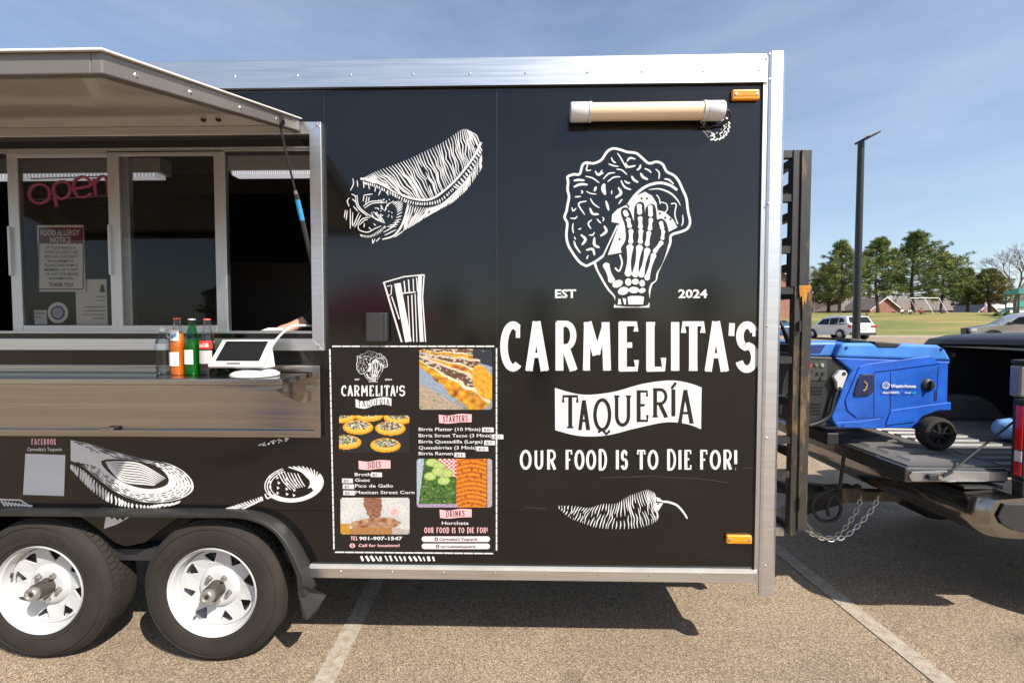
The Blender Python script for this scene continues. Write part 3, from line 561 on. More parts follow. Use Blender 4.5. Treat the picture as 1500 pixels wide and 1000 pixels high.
q = MB(); q.tube([(SX1-.35, D-.012, SZ+.004), (SX1-.02, D-.012, SZ+.004)], .005, 8); q.build('hinge', steel, shelf)
q = MB(); p = W(165, 626); q.tube([(p[0]-.03, D-.03, p[1]), (p[0]+.02, D-.03, p[1])], .006, 8); q.box(p[0]+.02, p[0]+.035, D-.036, D-.026, p[1]-.01, p[1]+.008); q.build('latch', steel, fr)
# small wall outlet left of the menu
x0, z1 = W(542, 458); x1, z0 = W(570, 500); bx = MB(); bx.box(x0, x1, D-.045, D, z0, z1); ob = bx.build('outlet_box', plastic, T, bevel=.006); one('outlet_cover', M('outlet_grey', (.03, .029, .028), .4), ob, 'box', x0-.003, x1-.018, D-.055, D-.0455, z0+.002, z1-.002, bevel=.004)

# ------------------------------------------------------------------ fender trim, wheels
path = [(2*XC-a, b) for a, b in arch]+[]
full = [(a, b) for a, b in arch[::-1]]; base = [(2*XC-a, b) for a, b in arch] + full     # left foot -> crest -> right foot
base = base+[W(459, 842), W(463, 856)]; base = [(2*XC-W(463, 856)[0], W(463, 856)[1]), (2*XC-W(459, 842)[0], W(459, 842)[1])]+base
m = MB(); v = []; k = len(base)
for i, (x, z) in enumerate(base):
    a = Vector(base[max(0, i-1)]); b = Vector(base[min(k-1, i+1)]); d = (b-a).normalized(); nin = Vector((d.y, -d.x))
    flare = .012*max(0, min(1, (.72-z)/.35)); wob = .004*noise.noise(Vector((x*5, z*5, 1)))
    for (o_, y) in ((0, D+.0), (.002+wob, D-.055-flare*2), (.010+wob, D-.068-flare*2), (.022+flare*1.5+wob, D-.066-flare*2), (.019+flare, D-.058), (.012, D-.045), (.010, D+.02)):
        v.append((x+nin.x*o_, y, z+nin.y*o_))
m.add(v, [(i*7+j, i*7+j+1, (i+1)*7+j+1, (i+1)*7+j) for i in range(k-1) for j in range(6)])
fend = rusty('fender_plastic', (.022, .021, .02), (.17, .15, .13), .66, .45); ft = m.build('fender_trim', fend, T, smooth=True)
for sgn in (1, -1):
    def Q(u, v, y): p = W(u, v); return (p[0] if sgn == 1 else 2*XC-p[0], y, p[1])
    q = MB(); q.add([Q(459, 842, D-.09), Q(480, 867, D-.02), Q(470, 886, D-.05), Q(462, 890, D-.09), Q(456, 888, D-.09), Q(448, 850, D-.085)], [(0, 1, 2, 3, 4, 5)]); o = q.build('fender_foot', fend, ft); md = o.modifiers.new('s', 'SOLIDIFY'); md.thickness = .006
rubber = M('tyre_rubber', (.021, .0155, .011), .85, var=.35, vs=5, bump=.15, bs=120); tread_m = M('tread_rubber', (.022, .017, .0125), .85, var=.3, vs=20)
rimw = M('rim_white', (.50, .50, .495), .3, var=.05, vs=4); hubm = M('hub_grease', (.10, .085, .07), .5, .6, var=.4, vs=20); lug = M('lug_nut', (.55, .52, .46), .3, 1); axm = M('axle_cap', (.45, .44, .42), .4, .8)
def make_wheel():
    R_, w_ = .375, .205; yo = 0                                   # outer face at y=0, wheel centre at origin, axis y
    root = bpy.data.objects.new('wheel', None); link(root, T); root.matrix_parent_inverse = Matrix.Translation(T.location).inverted()
    LOCAL.add(root.name)
    prof = [(.232, .03), (.228, .012), (.24, .004), (.262, -.002), (.30, -.005), (.328, .0), (.349, .012), (.362, .026), (.365, .034), (.365, w_-.034), (.35, w_-.012), (.30, w_), (.24, w_-.004), (.228, w_-.02)]
    m = MB(); m.lathe(prof, (0, 0, 0), 'y', 72); ty = m.build('tyre', rubber, root, smooth=True)
    b = MB(); ribs = [(.030, .064, 0), (.069, .099, .5), (.106, .136, 0), (.141, .175, .5)]; nb = 68
    for y0, y1, ph in ribs:
        for i in range(nb):
            t0 = 2*pi*(i+ph+.05)/nb; t1 = 2*pi*(i+ph+.90)/nb; sl = .012
            v = []
            for r_ in (.362, R_):
                for t, y in ((t0, y0), (t0+sl, y1), (t1+sl, y1), (t1, y0)): 
                    rr_ = r_ - (.006 if (r_ == R_ and (y == .030 or y == .175)) else 0); v.append((rr_*cos(t), y, rr_*sin(t)))
            b.add(v, [(4, 5, 6, 7), (0, 4, 7, 3), (1, 2, 6, 5), (0, 1, 5, 4), (3, 7, 6, 2)])
    tr = b.build('tread', tread_m, ty); tag(tr, kind='stuff')
    b = MB()
    for r_ in (.252, .333): b.lathe([(r_-.0015, -.0030), (r_, -.0062), (r_+.0015, -.0030)], (0, .003 if r_ < .3 else .0035, 0), 'y', 72)
    b.build('sidewall_ring', rubber, ty, smooth=True)
    # raised lettering on the side wall
    lm = MB(); word = 'PREMIUM TRAIL'
    for i, ch in enumerate(word):
        if ch == ' ': continue
        a0 = radians(215-i*7.2)
        def fn(u, v, l, a0=a0): r_ = .280+v; t = a0-u/.280; return (r_*cos(t), -.0062, r_*sin(t))
        typeset(ch, lambda u, v, l, fn=fn: fn(u, .028-v, l), -.011, .011, .028, .026, .02, 0).build('raised_letter', rubber, ty)
    # rim barrel and flange
    m = MB(); m.lathe([(.216, .055), (.2235, .012), (.230, .0), (.2315, .004), (.229, .02), (.224, .03)], (0, 0, 0), 'y', 64); m.lathe([(.223, .012), (.214, .018), (.209, .045), (.203, .06), (.198, .085), (.192, .10), (.190, .19)], (0, 0, 0), 'y', 64)
    rim = m.build('rim', rimw, root, smooth=True)
    # pressed disc with eight triangular openings
    bm = bmesh.new()
    def loop(pts):
        vs = [bm.verts.new(p) for p in pts]; return [bm.edges.new((vs[i], vs[(i+1) % len(vs)])) for i in range(len(vs))]
    E = loop([(.200*cos(t), 0, .200*sin(t)) for t in [2*pi*i/64 for i in range(64)]]) + loop([(.108*cos(t), 0, .108*sin(t)) for t in [2*pi*i/48 for i in range(48)]])
    for i in range(8):
        a = 2*pi*(i+.28)/8; tri = []
        for (r_, da) in ((.186, -.17), (.188, 0), (.186, .17), (.178, .19), (.136, .045), (.130, 0), (.136, -.045), (.178, -.19)): tri.append((r_*cos(a+da), 0, r_*sin(a+da)))
        E += loop(tri)
    bmesh.ops.triangle_fill(bm, use_beauty=True, edges=E)
    for vtx in bm.verts:
        r_ = sqrt(vtx.co.x**2+vtx.co.z**2); vtx.co.y = .062+ (.012*((.2-r_)/.09)**2 if r_ < .2 else 0) - .0*(r_)
    me = bpy.data.meshes.new('disc'); bm.to_mesh(me); bm.free(); me.materials.append(rimw); dc = bpy.data.objects.new('wheel_disc', me); link(dc, root); md = dc.modifiers.new('s', 'SOLIDIFY'); md.thickness = .006; md.offset = -1
    m = MB(); m.lathe([(.110, .073), (.100, .058), (.090, .051), (.080, .049), (.044, .049), (.042, .07)], (0, 0, 0), 'y', 48); m.build('hub_face', rimw, dc, smooth=True)
    m = MB(); m.lathe([(.044, .06), (.042, .03), (.040, -.012), (.034, -.016)], (0, 0, 0), 'y', 32); hb = m.build('hub', hubm, root, smooth=True)
    m = MB(); m.lathe([(.034, -.014), (.0335, -.035), (.030, -.040), (.022, -.041), (.020, -.034), (.0001, -.033)], (0, 0, 0), 'y', 28); m.build('hub_cap', axm, hb, smooth=True)
    m = MB(); m.lathe([(.012, -.0345), (.008, -.036), (.0001, -.036)], (0, 0, 0), 'y', 16); m.build('rubber_plug', plastic, hb)
    for i in range(5):
        a = 2*pi*i/5+.95; c = (.0575*2*.62*cos(a)*.93, 0, .0575*2*.62*sin(a)*.93); m = MB(); m.lathe([(.013, .05), (.013, .034), (.009, .026), (.0001, .024)], c, 'y', 6); m.lathe([(.015, .05), (.015, .046), (.012, .044)], c, 'y', 12); m.build('lug_nut', lug, dc)
    m = MB(); a = radians(232); m.tube([(.2*cos(a), .05, .2*sin(a)), (.182*cos(a), .03, .182*sin(a))], .006, 8); m.build('valve_stem', plastic, rim)
    return root
wh = make_wheel(); zc_w = -.05+.3745; c2_ = W(317, 867)
wh.location = (W(316, 867)[0], D-.035, zc_w)
wh2 = copy_tree(wh, T); wh2.location = (W(66, 865)[0], D-.035, zc_w)
wh2.rotation_euler = (0, radians(70), 0)
for xw in (wh.location.x, wh2.location.x): one('axle', blackm, T, 'tube', [(xw, D+.12, zc_w), (xw, D+TW-.1, zc_w)], .04, 10)
for k_, xw in enumerate((wh.location.x, wh2.location.x)):
    f = copy_tree(wh, T); f.location = (xw, D+TW+.03, zc_w); f.rotation_euler = (0, 0, pi)
one('chassis_beam', blackm, T, 'box', X0, X1-.06, D+.30, D+.36, ZB-.05, ZB+.05); one('chassis_beam', blackm, T, 'box', X0, X1-.06, D+TW-.34, D+TW-.28, ZB-.05, ZB+.05)
wb = MB(); wb.box(2*XC-W(440, 800)[0], W(440, 800)[0], D+.26, D+.28, ZB-.05, zA+.05); wb.box(2*XC-W(440, 800)[0], W(440, 800)[0], D+.031, D+.26, zA+.02, zA+.04); wb.build('wheel_well', plastic, T)
# ------------------------------------------------------------------ vinyl artwork on the side wall
rnd = random.Random(3)
# big brand lettering, letter by letter
c7 = crop(720, 450, 2.2717)
A = Art(c7)
for ch, a, b, t_, bt in (('C', 26, 108, 48, 212), ('A', 104, 198, 46, 212), ('R', 203, 292, 48, 211), ('M', 295, 405, 48, 211), ('E', 412, 497, 48, 212), ('L', 502, 586, 48, 212), ('I', 594, 628, 48, 212), ('T', 626, 716, 48, 212), ('A', 700, 797, 46, 214), ("'", 786, 812, 46, 120), ('S', 808, 893, 48, 215)):
    B = Art(c7); letter(B, ch, a, t_, b, bt, 24); B.build('brand_letter', white, T)
B = Art(c7); top = spline([(211, 268), (300, 290), (400, 282), (500, 255), (590, 243), (650, 250), (699, 266)], 6); bot = spline([(697, 405), (650, 388), (580, 382), (480, 402), (380, 426), (290, 427), (212, 408)], 6)
B.poly([(p.x, p.y) for p in top+bot]); bn = B.build('banner', white, T)
for ch, a, t_, b, bt in (('T', 232, 292, 292, 402), ('A', 284, 308, 332, 408), ('Q', 335, 302, 402, 420), ('U', 402, 290, 470, 396), ('E', 476, 276, 526, 380), ('R', 530, 270, 592, 366), ('I', 594, 272, 616, 362), ('A', 614, 274, 678, 386)):
    B = Art(c7); letter(B, ch, a, t_, b, bt, 11.5, 2); 
    if ch == 'I': B.stroke([(600, 268), (612, 252)], 9, 2)
    B.build('banner_letter', black, bn)
for wd_, a, b in (('OUR', 93, 218), ('FOOD', 243, 386), ('IS', 412, 455), ('TO', 482, 556), ('DIE', 580, 668), ('FOR!', 690, 818)):
    B = Art(c7); hand(B, wd_, a, 474, b, 539, 8.6, gap=.1); B.build('slogan_word', white, T)
lettering('EST', wallfn, 813, 844, 436, 12.5, white, T, .03, 1); lettering('2024', wallfn, 993.5, 1036, 436, 12.5, white, T, .03, 1)

# emblem: taco held by a skeleton hand
def emblem(fn, parent):
    A = Art(fn)
    out = [(150, 730), (112, 708), (72, 655), (45, 605), (37, 550), (42, 490), (27, 455), (38, 420), (44, 385), (52, 340), (44, 300), (47, 255), (44, 228), (78, 214), (112, 212), (128, 162), (152, 148), (190, 152), (235, 132), (265, 88), (300, 68), (340, 75), (380, 88), (430, 95), (465, 122), (502, 152), (545, 143), (580, 158), (602, 198), (640, 218), (668, 248), (690, 295), (713, 350), (722, 420), (734, 480), (720, 518), (685, 536), (628, 556), (622, 600), (598, 660), (570, 720), (548, 770), (540, 808), (517, 830), (503, 880), (498, 955)]
    A.stroke(out+[(498, 955)], 14, sm=4); A.stroke([(505, 957), (305, 957)], 13, cap=False); A.stroke([(314, 955), (312, 905), (272, 858), (237, 800), (207, 742), (198, 715)], 13, sm=4); A.stroke([(150, 730), (200, 705), (245, 672)], 13, sm=4)
    A.poly([(270, 668), (335, 490), (292, 482), (295, 440), (325, 410), (345, 400), (390, 380), (430, 335), (480, 312), (520, 335), (545, 375), (550, 415), (590, 425), (640, 470), (662, 512), (600, 545), (560, 600), (500, 650), (340, 655)], 1)
    A.stroke([(385, 385), (430, 325), (490, 280), (560, 262), (620, 275), (658, 300)], 15, sm=5); A.stroke([(500, 300), (560, 296), (620, 318), (660, 355), (680, 390)], 10, sm=5, taper=.8); A.stroke([(692, 440), (694, 480), (685, 505)], 8, sm=4, taper=.7)
    A.stroke([(545, 330), (560, 350), (565, 380)], 6, sm=4); A.stroke([(570, 370), (600, 380), (606, 410), (590, 432)], 6, sm=4); A.stroke([(628, 380), (655, 382), (648, 440), (664, 492)], 7, sm=4); A.stroke([(325, 500), (245, 670)], 8, cap=False)
    for u, v in ((461, 350), (491, 350), (564, 434), (594, 458), (624, 466), (337, 578)): A.ell(u, v, 6, 6, layer=2, mi=1, n=10)
    A.stroke([(390, 400), (380, 385)], 8, 2, 1)
    hand_ = [(345, 425), (352, 405), (378, 402), (400, 430), (418, 480), (420, 410), (432, 380), (452, 368), (474, 382), (480, 440), (486, 400), (510, 380), (536, 392), (545, 440), (548, 468), (570, 462), (596, 480), (612, 530), (614, 580), (600, 650), (575, 720), (545, 770), (538, 810), (515, 825), (500, 870), (494, 950), (320, 950), (315, 900), (280, 855), (245, 795), (215, 740), (222, 718), (270, 695), (305, 690), (300, 735), (330, 768), (352, 720), (362, 680), (345, 630), (372, 580), (368, 500), (352, 455)]
    A.poly([(p.x, p.y) for p in spline(hand_, 3, True)], 3, 1)
    for a, b, c, d, w_, ws in ((366, 425, 376, 445, 26, 0), (384, 468, 393, 508, 29, .3), (400, 532, 399, 596, 30, .32), (395, 622, 384, 775, 42, .5), (447, 390, 449, 432, 29, .1), (452, 460, 454, 512, 29, .3), (456, 532, 453, 596, 30, .32), (449, 624, 424, 780, 40, .5), (509, 395, 511, 445, 27, .1), (512, 468, 507, 522, 27, .3), (501, 542, 491, 610, 29, .32), (493, 640, 458, 782, 37, .5), (569, 485, 577, 520, 24, .1), (582, 535, 577, 576, 24, .3), (572, 598, 534, 648, 27, .3), (528, 668, 490, 800, 32, .45), (260, 725, 292, 812, 40, .35)):
        A.stroke([(a+(c-a)*i/6, b+(d-b)*i/6) for i in range(7)], w_, 4, 0, waist=ws)
    A.stroke([(338, 668), (350, 712), (334, 758), (312, 742)], 10, 4, sm=4)
    for u, v, a, b, r_ in ((325, 830, 31, 20, -.4), (385, 820, 18, 21, 0), (425, 818, 20, 17, 0), (463, 827, 16, 19, 0), (357, 870, 31, 22, -.3), (416, 865, 30, 18, 0), (463, 868, 20, 14, -.3)): A.ell(u, v, a, b, r_, 4, 0)
    A.poly([(380, 905), (400, 898), (452, 898), (474, 904), (468, 946), (386, 946)], 4); A.poly([(330, 912), (342, 918), (346, 946), (326, 946)], 4); A.poly([(352, 910), (372, 914), (372, 946), (362, 946)], 4)
    for q in ((290, 120, 300, 140, 315, 150, 9), (325, 95, 345, 125, 375, 180, 8), (275, 155, 300, 165, 330, 170, 8), (145, 225, 185, 235, 222, 262, 8), (80, 250, 105, 245, 138, 248, 13), (80, 285, 115, 270, 155, 272, 14), (200, 195, 215, 218, 245, 205, 10), (205, 210, 225, 210, 238, 190, 9), (245, 240, 275, 210, 310, 205, 8), (270, 255, 305, 230, 340, 228, 8), (320, 185, 350, 190, 378, 215, 8), (405, 225, 418, 245, 440, 258, 14), (455, 208, 470, 230, 495, 242, 15), (370, 150, 385, 172, 425, 165, 12), (380, 140, 395, 122, 425, 128, 11), (435, 190, 450, 178, 455, 160, 12), (478, 182, 500, 190, 515, 205, 9), (540, 185, 560, 205, 558, 240, 8), (590, 240, 615, 245, 640, 268, 11), (250, 270, 245, 295, 255, 325, 24), (330, 290, 345, 320, 315, 345, 16), (345, 250, 365, 285, 400, 300, 11), (365, 250, 380, 262, 395, 262, 10), (292, 305, 292, 315, 292, 325, 7), (260, 365, 268, 390, 275, 415, 14), (205, 285, 200, 295, 195, 308, 14), (150, 310, 175, 322, 205, 325, 7), (160, 150, 150, 190, 175, 190, 8), (172, 350, 190, 380, 222, 402, 8), (150, 365, 105, 380, 140, 440, 9), (170, 405, 185, 435, 218, 438, 14), (85, 340, 100, 340, 118, 338, 8), (68, 400, 75, 420, 92, 405, 8), (60, 460, 85, 462, 98, 450, 8), (180, 470, 160, 490, 175, 520, 9), (210, 465, 222, 480, 232, 488, 8), (240, 455, 248, 465, 242, 478, 7), (250, 505, 262, 535, 230, 560, 15), (165, 555, 185, 555, 195, 540, 8), (105, 522, 112, 522, 120, 517, 7), (75, 490, 72, 520, 78, 545, 8), (120, 555, 145, 580, 125, 610, 15), (195, 570, 195, 610, 222, 625, 16), (150, 640, 185, 635, 195, 668, 14), (80, 590, 90, 620, 115, 655, 11), (160, 670, 155, 680, 152, 690, 8), (352, 355, 342, 365, 332, 380, 8), (82, 565, 86, 575, 90, 580, 7), (120, 305, 128, 312, 122, 322, 8)):
        A.stroke([(q[0], q[1]), (q[2], q[3]), (q[4], q[5])], q[6], 1, sm=4, taper=.45)
    return A.build('emblem', [white, black], parent)
emblem(crop(820, 200, 3.848), T)

def hatch(A, top, bot, n, wd, wob, layer=1, gaps=0, t0=0., t1=1., seg=7):
    def ev(c, t): f = t*(len(c)-1); i = min(int(f), len(c)-2); return c[i].lerp(c[i+1], f-i)
    tp = spline(top, 8); bt = spline(bot, 8); tp = [Vector((p.x, p.y)) for p in tp]; bt = [Vector((p.x, p.y)) for p in bt]
    for i in range(n):
        t = t0+(t1-t0)*(i+.5)/n; a, b = ev(tp, t), ev(bt, min(1, max(0, t+rnd.uniform(-.006, .006)))); pts = []
        for k in range(seg+1):
            q = a.lerp(b, k/seg); nz_ = noise.noise(Vector((q.x*.012, q.y*.012, i*.21)))*wob*2.2*sin(pi*k/seg); d = (b-a).normalized(); pts.append((q.x-d.y*nz_, q.y+d.x*nz_))
        ww = wd*rnd.uniform(.75, 1.15); cut = [0, seg]
        if gaps and rnd.random() < gaps: c_ = rnd.randint(2, seg-2); A.stroke(pts[:c_+1], ww, layer, taper=.6, cap=False); A.stroke(pts[c_+1:] if rnd.random() < .6 else pts[c_:], ww, layer, taper=.6, cap=False)
        else: A.stroke(pts, ww, layer, taper=.55, cap=False)
# burrito
A = Art(crop(490, 180, 5.556))
hatch(A, [(225, 455), (330, 400), (520, 330), (700, 250), (880, 160), (1040, 55), (1110, 72)], [(420, 525), (560, 600), (720, 632), (850, 585), (980, 470), (1100, 330), (1190, 170)], 50, 10.5, 16, gaps=.35)
A.stroke([(212, 456), (300, 465), (440, 530), (580, 600), (720, 628), (820, 605), (930, 520), (1010, 440), (1090, 340), (1150, 250), (1195, 160)], 17, sm=6, cap=False)
hatch(A, [(230, 478), (330, 500), (470, 565), (600, 625), (720, 648), (850, 622), (960, 530)], [(240, 500), (330, 525), (470, 592), (590, 655), (720, 672), (860, 650), (975, 545)], 40, 10, 1)
hatch(A, [(960, 520), (1050, 425), (1130, 305), (1190, 190)], [(1000, 545), (1075, 455), (1150, 335), (1205, 225)], 14, 14, 2)
hatch(A, [(590, 665), (750, 690), (880, 650), (1000, 540), (1100, 420), (1198, 250)], [(560, 880), (650, 830), (800, 735), (960, 650), (1090, 530), (1200, 370)], 44, 10, 6, gaps=.35)
A.stroke([(600, 660), (575, 760), (540, 850), (480, 920), (390, 948)], 16, sm=6, taper=.5)
hatch(A, [(500, 640), (550, 640), (555, 700), (540, 790), (500, 850)], [(470, 655), (500, 690), (510, 730), (490, 800), (420, 850)], 13, 8, 1)
for q in ([(150, 455), (155, 500), (130, 550)], [(185, 470), (190, 520)], [(235, 470), (240, 530)], [(275, 490), (285, 540)], [(335, 520), (330, 560)], [(380, 540), (360, 590)], [(420, 560), (440, 590)], [(140, 580), (180, 600)], [(145, 620), (180, 650)], [(155, 680), (190, 720)], [(185, 590), (200, 680), (280, 750), (390, 800)], [(170, 600), (190, 690), (270, 760)], [(235, 680), (300, 640), (400, 640)], [(245, 695), (310, 655), (390, 652)], [(240, 590), (235, 640)], [(310, 580), (240, 590)], [(265, 600), (255, 660)], [(285, 605), (275, 640)], [(410, 720), (430, 670), (470, 645)], [(130, 700), (130, 860)], [(150, 730), (150, 840), (200, 730)], [(165, 850), (215, 750)], [(190, 830), (230, 780), (290, 770)], [(90, 710), (80, 770)], [(105, 715), (95, 790)], [(120, 610), (105, 640), (120, 680)], [(195, 820), (200, 870), (270, 890), (330, 860), (380, 840)], [(205, 830), (250, 790), (270, 790)], [(240, 850), (245, 820)], [(300, 730), (330, 780), (410, 815)], [(315, 725), (370, 760), (405, 805)], [(330, 740), (390, 800)], [(280, 850), (300, 870)], [(320, 820), (335, 835)], [(400, 890), (470, 850), (520, 790)], [(410, 915), (500, 870)], [(490, 930), (560, 880)], [(310, 945), (312, 980), (330, 945)], [(340, 965), (370, 935)]):
    A.stroke(q, 8, sm=4, taper=.4)
hatch(A, [(205, 905), (280, 915), (350, 880), (410, 835)], [(215, 925), (285, 935), (360, 905), (420, 850)], 20, 6, 1)
for i in range(40): A.ell(rnd.uniform(330, 480), rnd.uniform(620, 780), rnd.uniform(4, 8), rnd.uniform(3, 6), rnd.random()*3, n=8)
A.build('burrito_print', white, T)
# drinking cup
A = Art(crop(480, 170, 2.857))
for q, w_ in (([(232, 697), (320, 672), (402, 664)], 5), ([(236, 698), (310, 945)], 7), ([(250, 712), (268, 708), (266, 745), (255, 752)], 4), ([(292, 700), (338, 944)], 27), ([(268, 755), (300, 850)], 5), ([(320, 690), (325, 740)], 5), ([(338, 684), (342, 735)], 5), ([(358, 680), (360, 735)], 4), ([(372, 676), (376, 735)], 4), ([(352, 748), (360, 944)], 5), ([(366, 744), (374, 944)], 4), ([(336, 752), (346, 944)], 4), ([(387, 668), (384, 760), (394, 944)], 16), ([(404, 663), (397, 760), (410, 944)], 5), ([(305, 742), (368, 736)], 5)): A.stroke(q, w_, cap=False)
A.build('cup_print', white, T)
# avocado half
A = Art(crop(90, 630, 3.75)); av = [(52, 54), (150, 74), (330, 128), (470, 162), (580, 180), (660, 216), (712, 265), (727, 310), (708, 345), (650, 376), (555, 394), (450, 392), (350, 362), (262, 312), (185, 250), (110, 190), (52, 166)]
A.poly([(p.x, p.y) for p in spline(av, 5)])
cen = Vector((400, 250)); avs = [Vector((p.x, p.y)) for p in spline(av, 6)]
for k_, sc_ in enumerate((.955, .9, .835, .77, .70)):
    pts = [cen+(p-cen)*sc_+Vector((18*(1-sc_), 0)) for p in avs]; i = 0
    while i < len(pts)-2:
        ln = rnd.randint(1, 3) if k_ else rnd.randint(5, 9); seg_ = pts[i:i+ln+1]
        if len(seg_) > 1 and seg_[0].x > 60: A.stroke([(p.x, p.y) for p in seg_], 4.5 if k_ else 6, 2, 1, taper=.6, cap=False)
        i += ln+1
se = [(222, 178), (245, 160), (320, 158), (420, 168), (510, 190), (565, 225), (592, 268), (575, 300), (510, 318), (430, 312), (340, 282), (265, 232)]
A.poly([(p.x, p.y) for p in spline(se, 5, True)], 3, 1)
hatch(A, [(248, 178), (268, 168), (330, 170), (400, 176), (470, 190), (530, 215)], [(300, 232), (370, 278), (430, 298), (480, 304), (530, 292), (575, 262)], 0, 6, 3)
for i in range(9):
    t = i/8; a = Vector((252+28*t*0+t*6, 180+t*14)); q = [(245+12*i*.2, 172+i*4.2), (330+10*t, 172+i*13), (440+30*t, 186+i*13.5), (575-60*t, 262+i*4.8)]
    A.stroke(q, 9, 4, 0, sm=5, taper=.7)
hatch(A, [(52, 185), (110, 212), (185, 275), (262, 338), (350, 388), (450, 410), (560, 408), (660, 385)], [(58, 215), (110, 275), (185, 345), (262, 395), (350, 420), (450, 425), (530, 425), (640, 400)], 34, 13, 5)
A.build('avocado_print', [white, black], T)
# honey-dipper shaped whisk
A = Art(crop(90, 630, 3.75)); cx, cy = 1278, 295
def EL(r, t): return (cx+165*r*cos(t)*.985-100*r*sin(t)*.14, cy+100*r*sin(t)+165*r*cos(t)*-.02)
A.poly([EL(1, radians(a)) for a in range(-35, 140, 6)]+[EL(.78, radians(a)) for a in range(140, 20, -8)]+[EL(.55, radians(10)), EL(.85, radians(-28))])
for r_ in (.98, .9, .8): A.stroke([EL(r_, radians(a)) for a in range(130, 250, 8)], 6, taper=.4)
for i in range(9): A.stroke([EL(.98, radians(-105+i*9)), EL(.72, radians(-75+i*9)), EL(.55, radians(-40+i*8))], 8, sm=4, taper=.3)
for i in range(7): A.stroke([(1190+i*18, 225+i*2), (1215+i*17, 275), (1260+i*13, 325-i*3)], 6, sm=4, taper=.3)
for i in range(16):
    u, v = 1140+(i % 4)*45+rnd.uniform(-5, 5), 245+(i//4)*28+(i % 4)*6; A.poly([(u, v), (u+16, v+8), (u+3, v+18)])
hatch(A, [(900, 428), (1105, 360)], [(950, 438), (1112, 385)], 15, 9, 1); A.stroke([(985, 436), (1108, 378)], 9, cap=False); A.stroke([(1120, 350), (1130, 372), (1150, 366)], 8, sm=4); A.stroke([(1140, 345), (1165, 362)], 8)
A.build('whisk_print', white, T)
# cut-off prints: under the shelf, under the menu, on the skirt, by the left wheel
A = Art(crop(90, 630, 3.75))
for i in range(26): u = 1085+rnd.random()*170; A.ell(u, 84-(u-1085)*.24+rnd.uniform(-10, 10), rnd.uniform(4, 9), 3.5, -.4, n=8)
A.build('dotted_print', white, T)
A = Art(wallfn)
for i in range(16): u = 529+i*7; A.stroke([(u, 813+rnd.random()*2), (u+rnd.uniform(1, 6), 821)], rnd.uniform(1.5, 4), cap=False)
A.build('stripe_print', white, T)
def skfn(u, v, l): x, z = W(u, v); return (x, D+.0012-.0009*l, z)
A = Art(skfn); A.poly([(152, 774), (155, 756), (160, 753), (163, 760), (168, 757), (172, 762), (176, 758), (180, 762), (190, 752), (188, 758), (170, 768)]); A.build('skirt_print', white, T)
A = Art(wallfn)
for i in range(9): A.stroke([(2+i*5, 733+i*.8), (8+i*5, 741)], 2.6, cap=False)
A.stroke([(0, 731), (30, 732), (46, 742)], 2.2); A.build('wave_print', white, T)
A = Art(crop(805, 700, 6.977))     # chilli
hatch(A, [(85, 280), (250, 280), (400, 300), (540, 262), (680, 255), (790, 190), (900, 145), (1000, 118), (1075, 150)], [(95, 310), (200, 400), (320, 452), (460, 500), (620, 516), (820, 515), (980, 490), (1090, 440), (1112, 385)], 40, 11, 14, gaps=.9)
A.stroke([(1095, 200), (1150, 235), (1210, 242), (1300, 275), (1370, 350), (1405, 408)], 22, sm=5, taper=.3); A.poly([(1065, 265), (1090, 250), (1160, 255), (1110, 335), (1095, 300)]); A.poly([(1090, 190), (1130, 205), (1140, 240), (1095, 235)]); A.ell(1108, 262, 14, 6, -.3, 2, 1)
A.build('chilli_print', [white, black], T)
A = Art(wallfn)                    # small round print behind the lamp's end
for i in range(60):
    t = rnd.random()*2*pi; r_ = 10+11*rnd.random(); A.ell(1047+r_*cos(t), 184+r_*sin(t)*1.02, rnd.uniform(.8, 2.6), rnd.uniform(.6, 1.3), t+1.5, n=8)
for i in range(9): t = -.6+i*.28; A.stroke([(1047+20*cos(t), 184+20*sin(t)), (1047+22*cos(t+.2), 184+22*sin(t+.2))], 2.4)
A.build('round_print', white, T)
# social panel with a plain blank square
fb = Art(wallfn); hand(fb, 'FACEBOOK', 46, 642, 83, 651, 1.5, gap=.16); fb.build('social_heading', pink, T)
lettering('Carmelita\'s Taquería', wallfn, 40, 91, 660, 5, white, T, .02, 1)
Aq = Art(wallfn); Aq.poly([(37.5, 664), (96, 666), (94, 726), (34, 724)]); Aq.build('blank_square', M('pale_square', (.62, .64, .66), .4, var=.05), T)

# ------------------------------------------------------------------ menu board
mb0 = W(482, 507); mb1 = W(731, 811)
mboard = MB(); mboard.box(mb0[0], mb1[0], D-.003, D-.0002, mb1[1], mb0[1]); MN = mboard.build('menu_board', M('menu_black', (.010, .008, .0075), .25, var=.15), T)
def mfn(u, v, l): x, z = W(470+u/2.9407, 490+v/2.9412); return (x, D-.0034-.0006*l, z)
A = Art(mfn)
def dashes(p, q, n, gap=3):
    p, q = Vector(p), Vector(q); d = (q-p)/n
    for i in range(n): a = p+d*i; b = p+d*(i+1)-d.normalized()*gap; A.stroke([(a.x, a.y), (b.x, b.y)], 6, cap=False)
dashes((50, 50), (750, 50), 17); dashes((62, 934), (745, 940), 16); dashes((40, 62), (58, 925), 27); dashes((757, 58), (757, 930), 27); A.build('dashed_border', white, MN)
emblem(lambda u, v, l: mfn(154+(u-25)/5.27, 70+(v-68)/6.65, l*.3+.5), MN)
for ch, a, b in zip("CARMELITA'S", (88, 113, 142, 172, 208, 234, 258, 272, 297, 325, 336), (114, 143, 170, 206, 232, 257, 268, 299, 326, 334, 366)): B = Art(mfn); letter(B, ch, a, 218, b, 264, 6.5); B.build('menu_letter', white, MN)
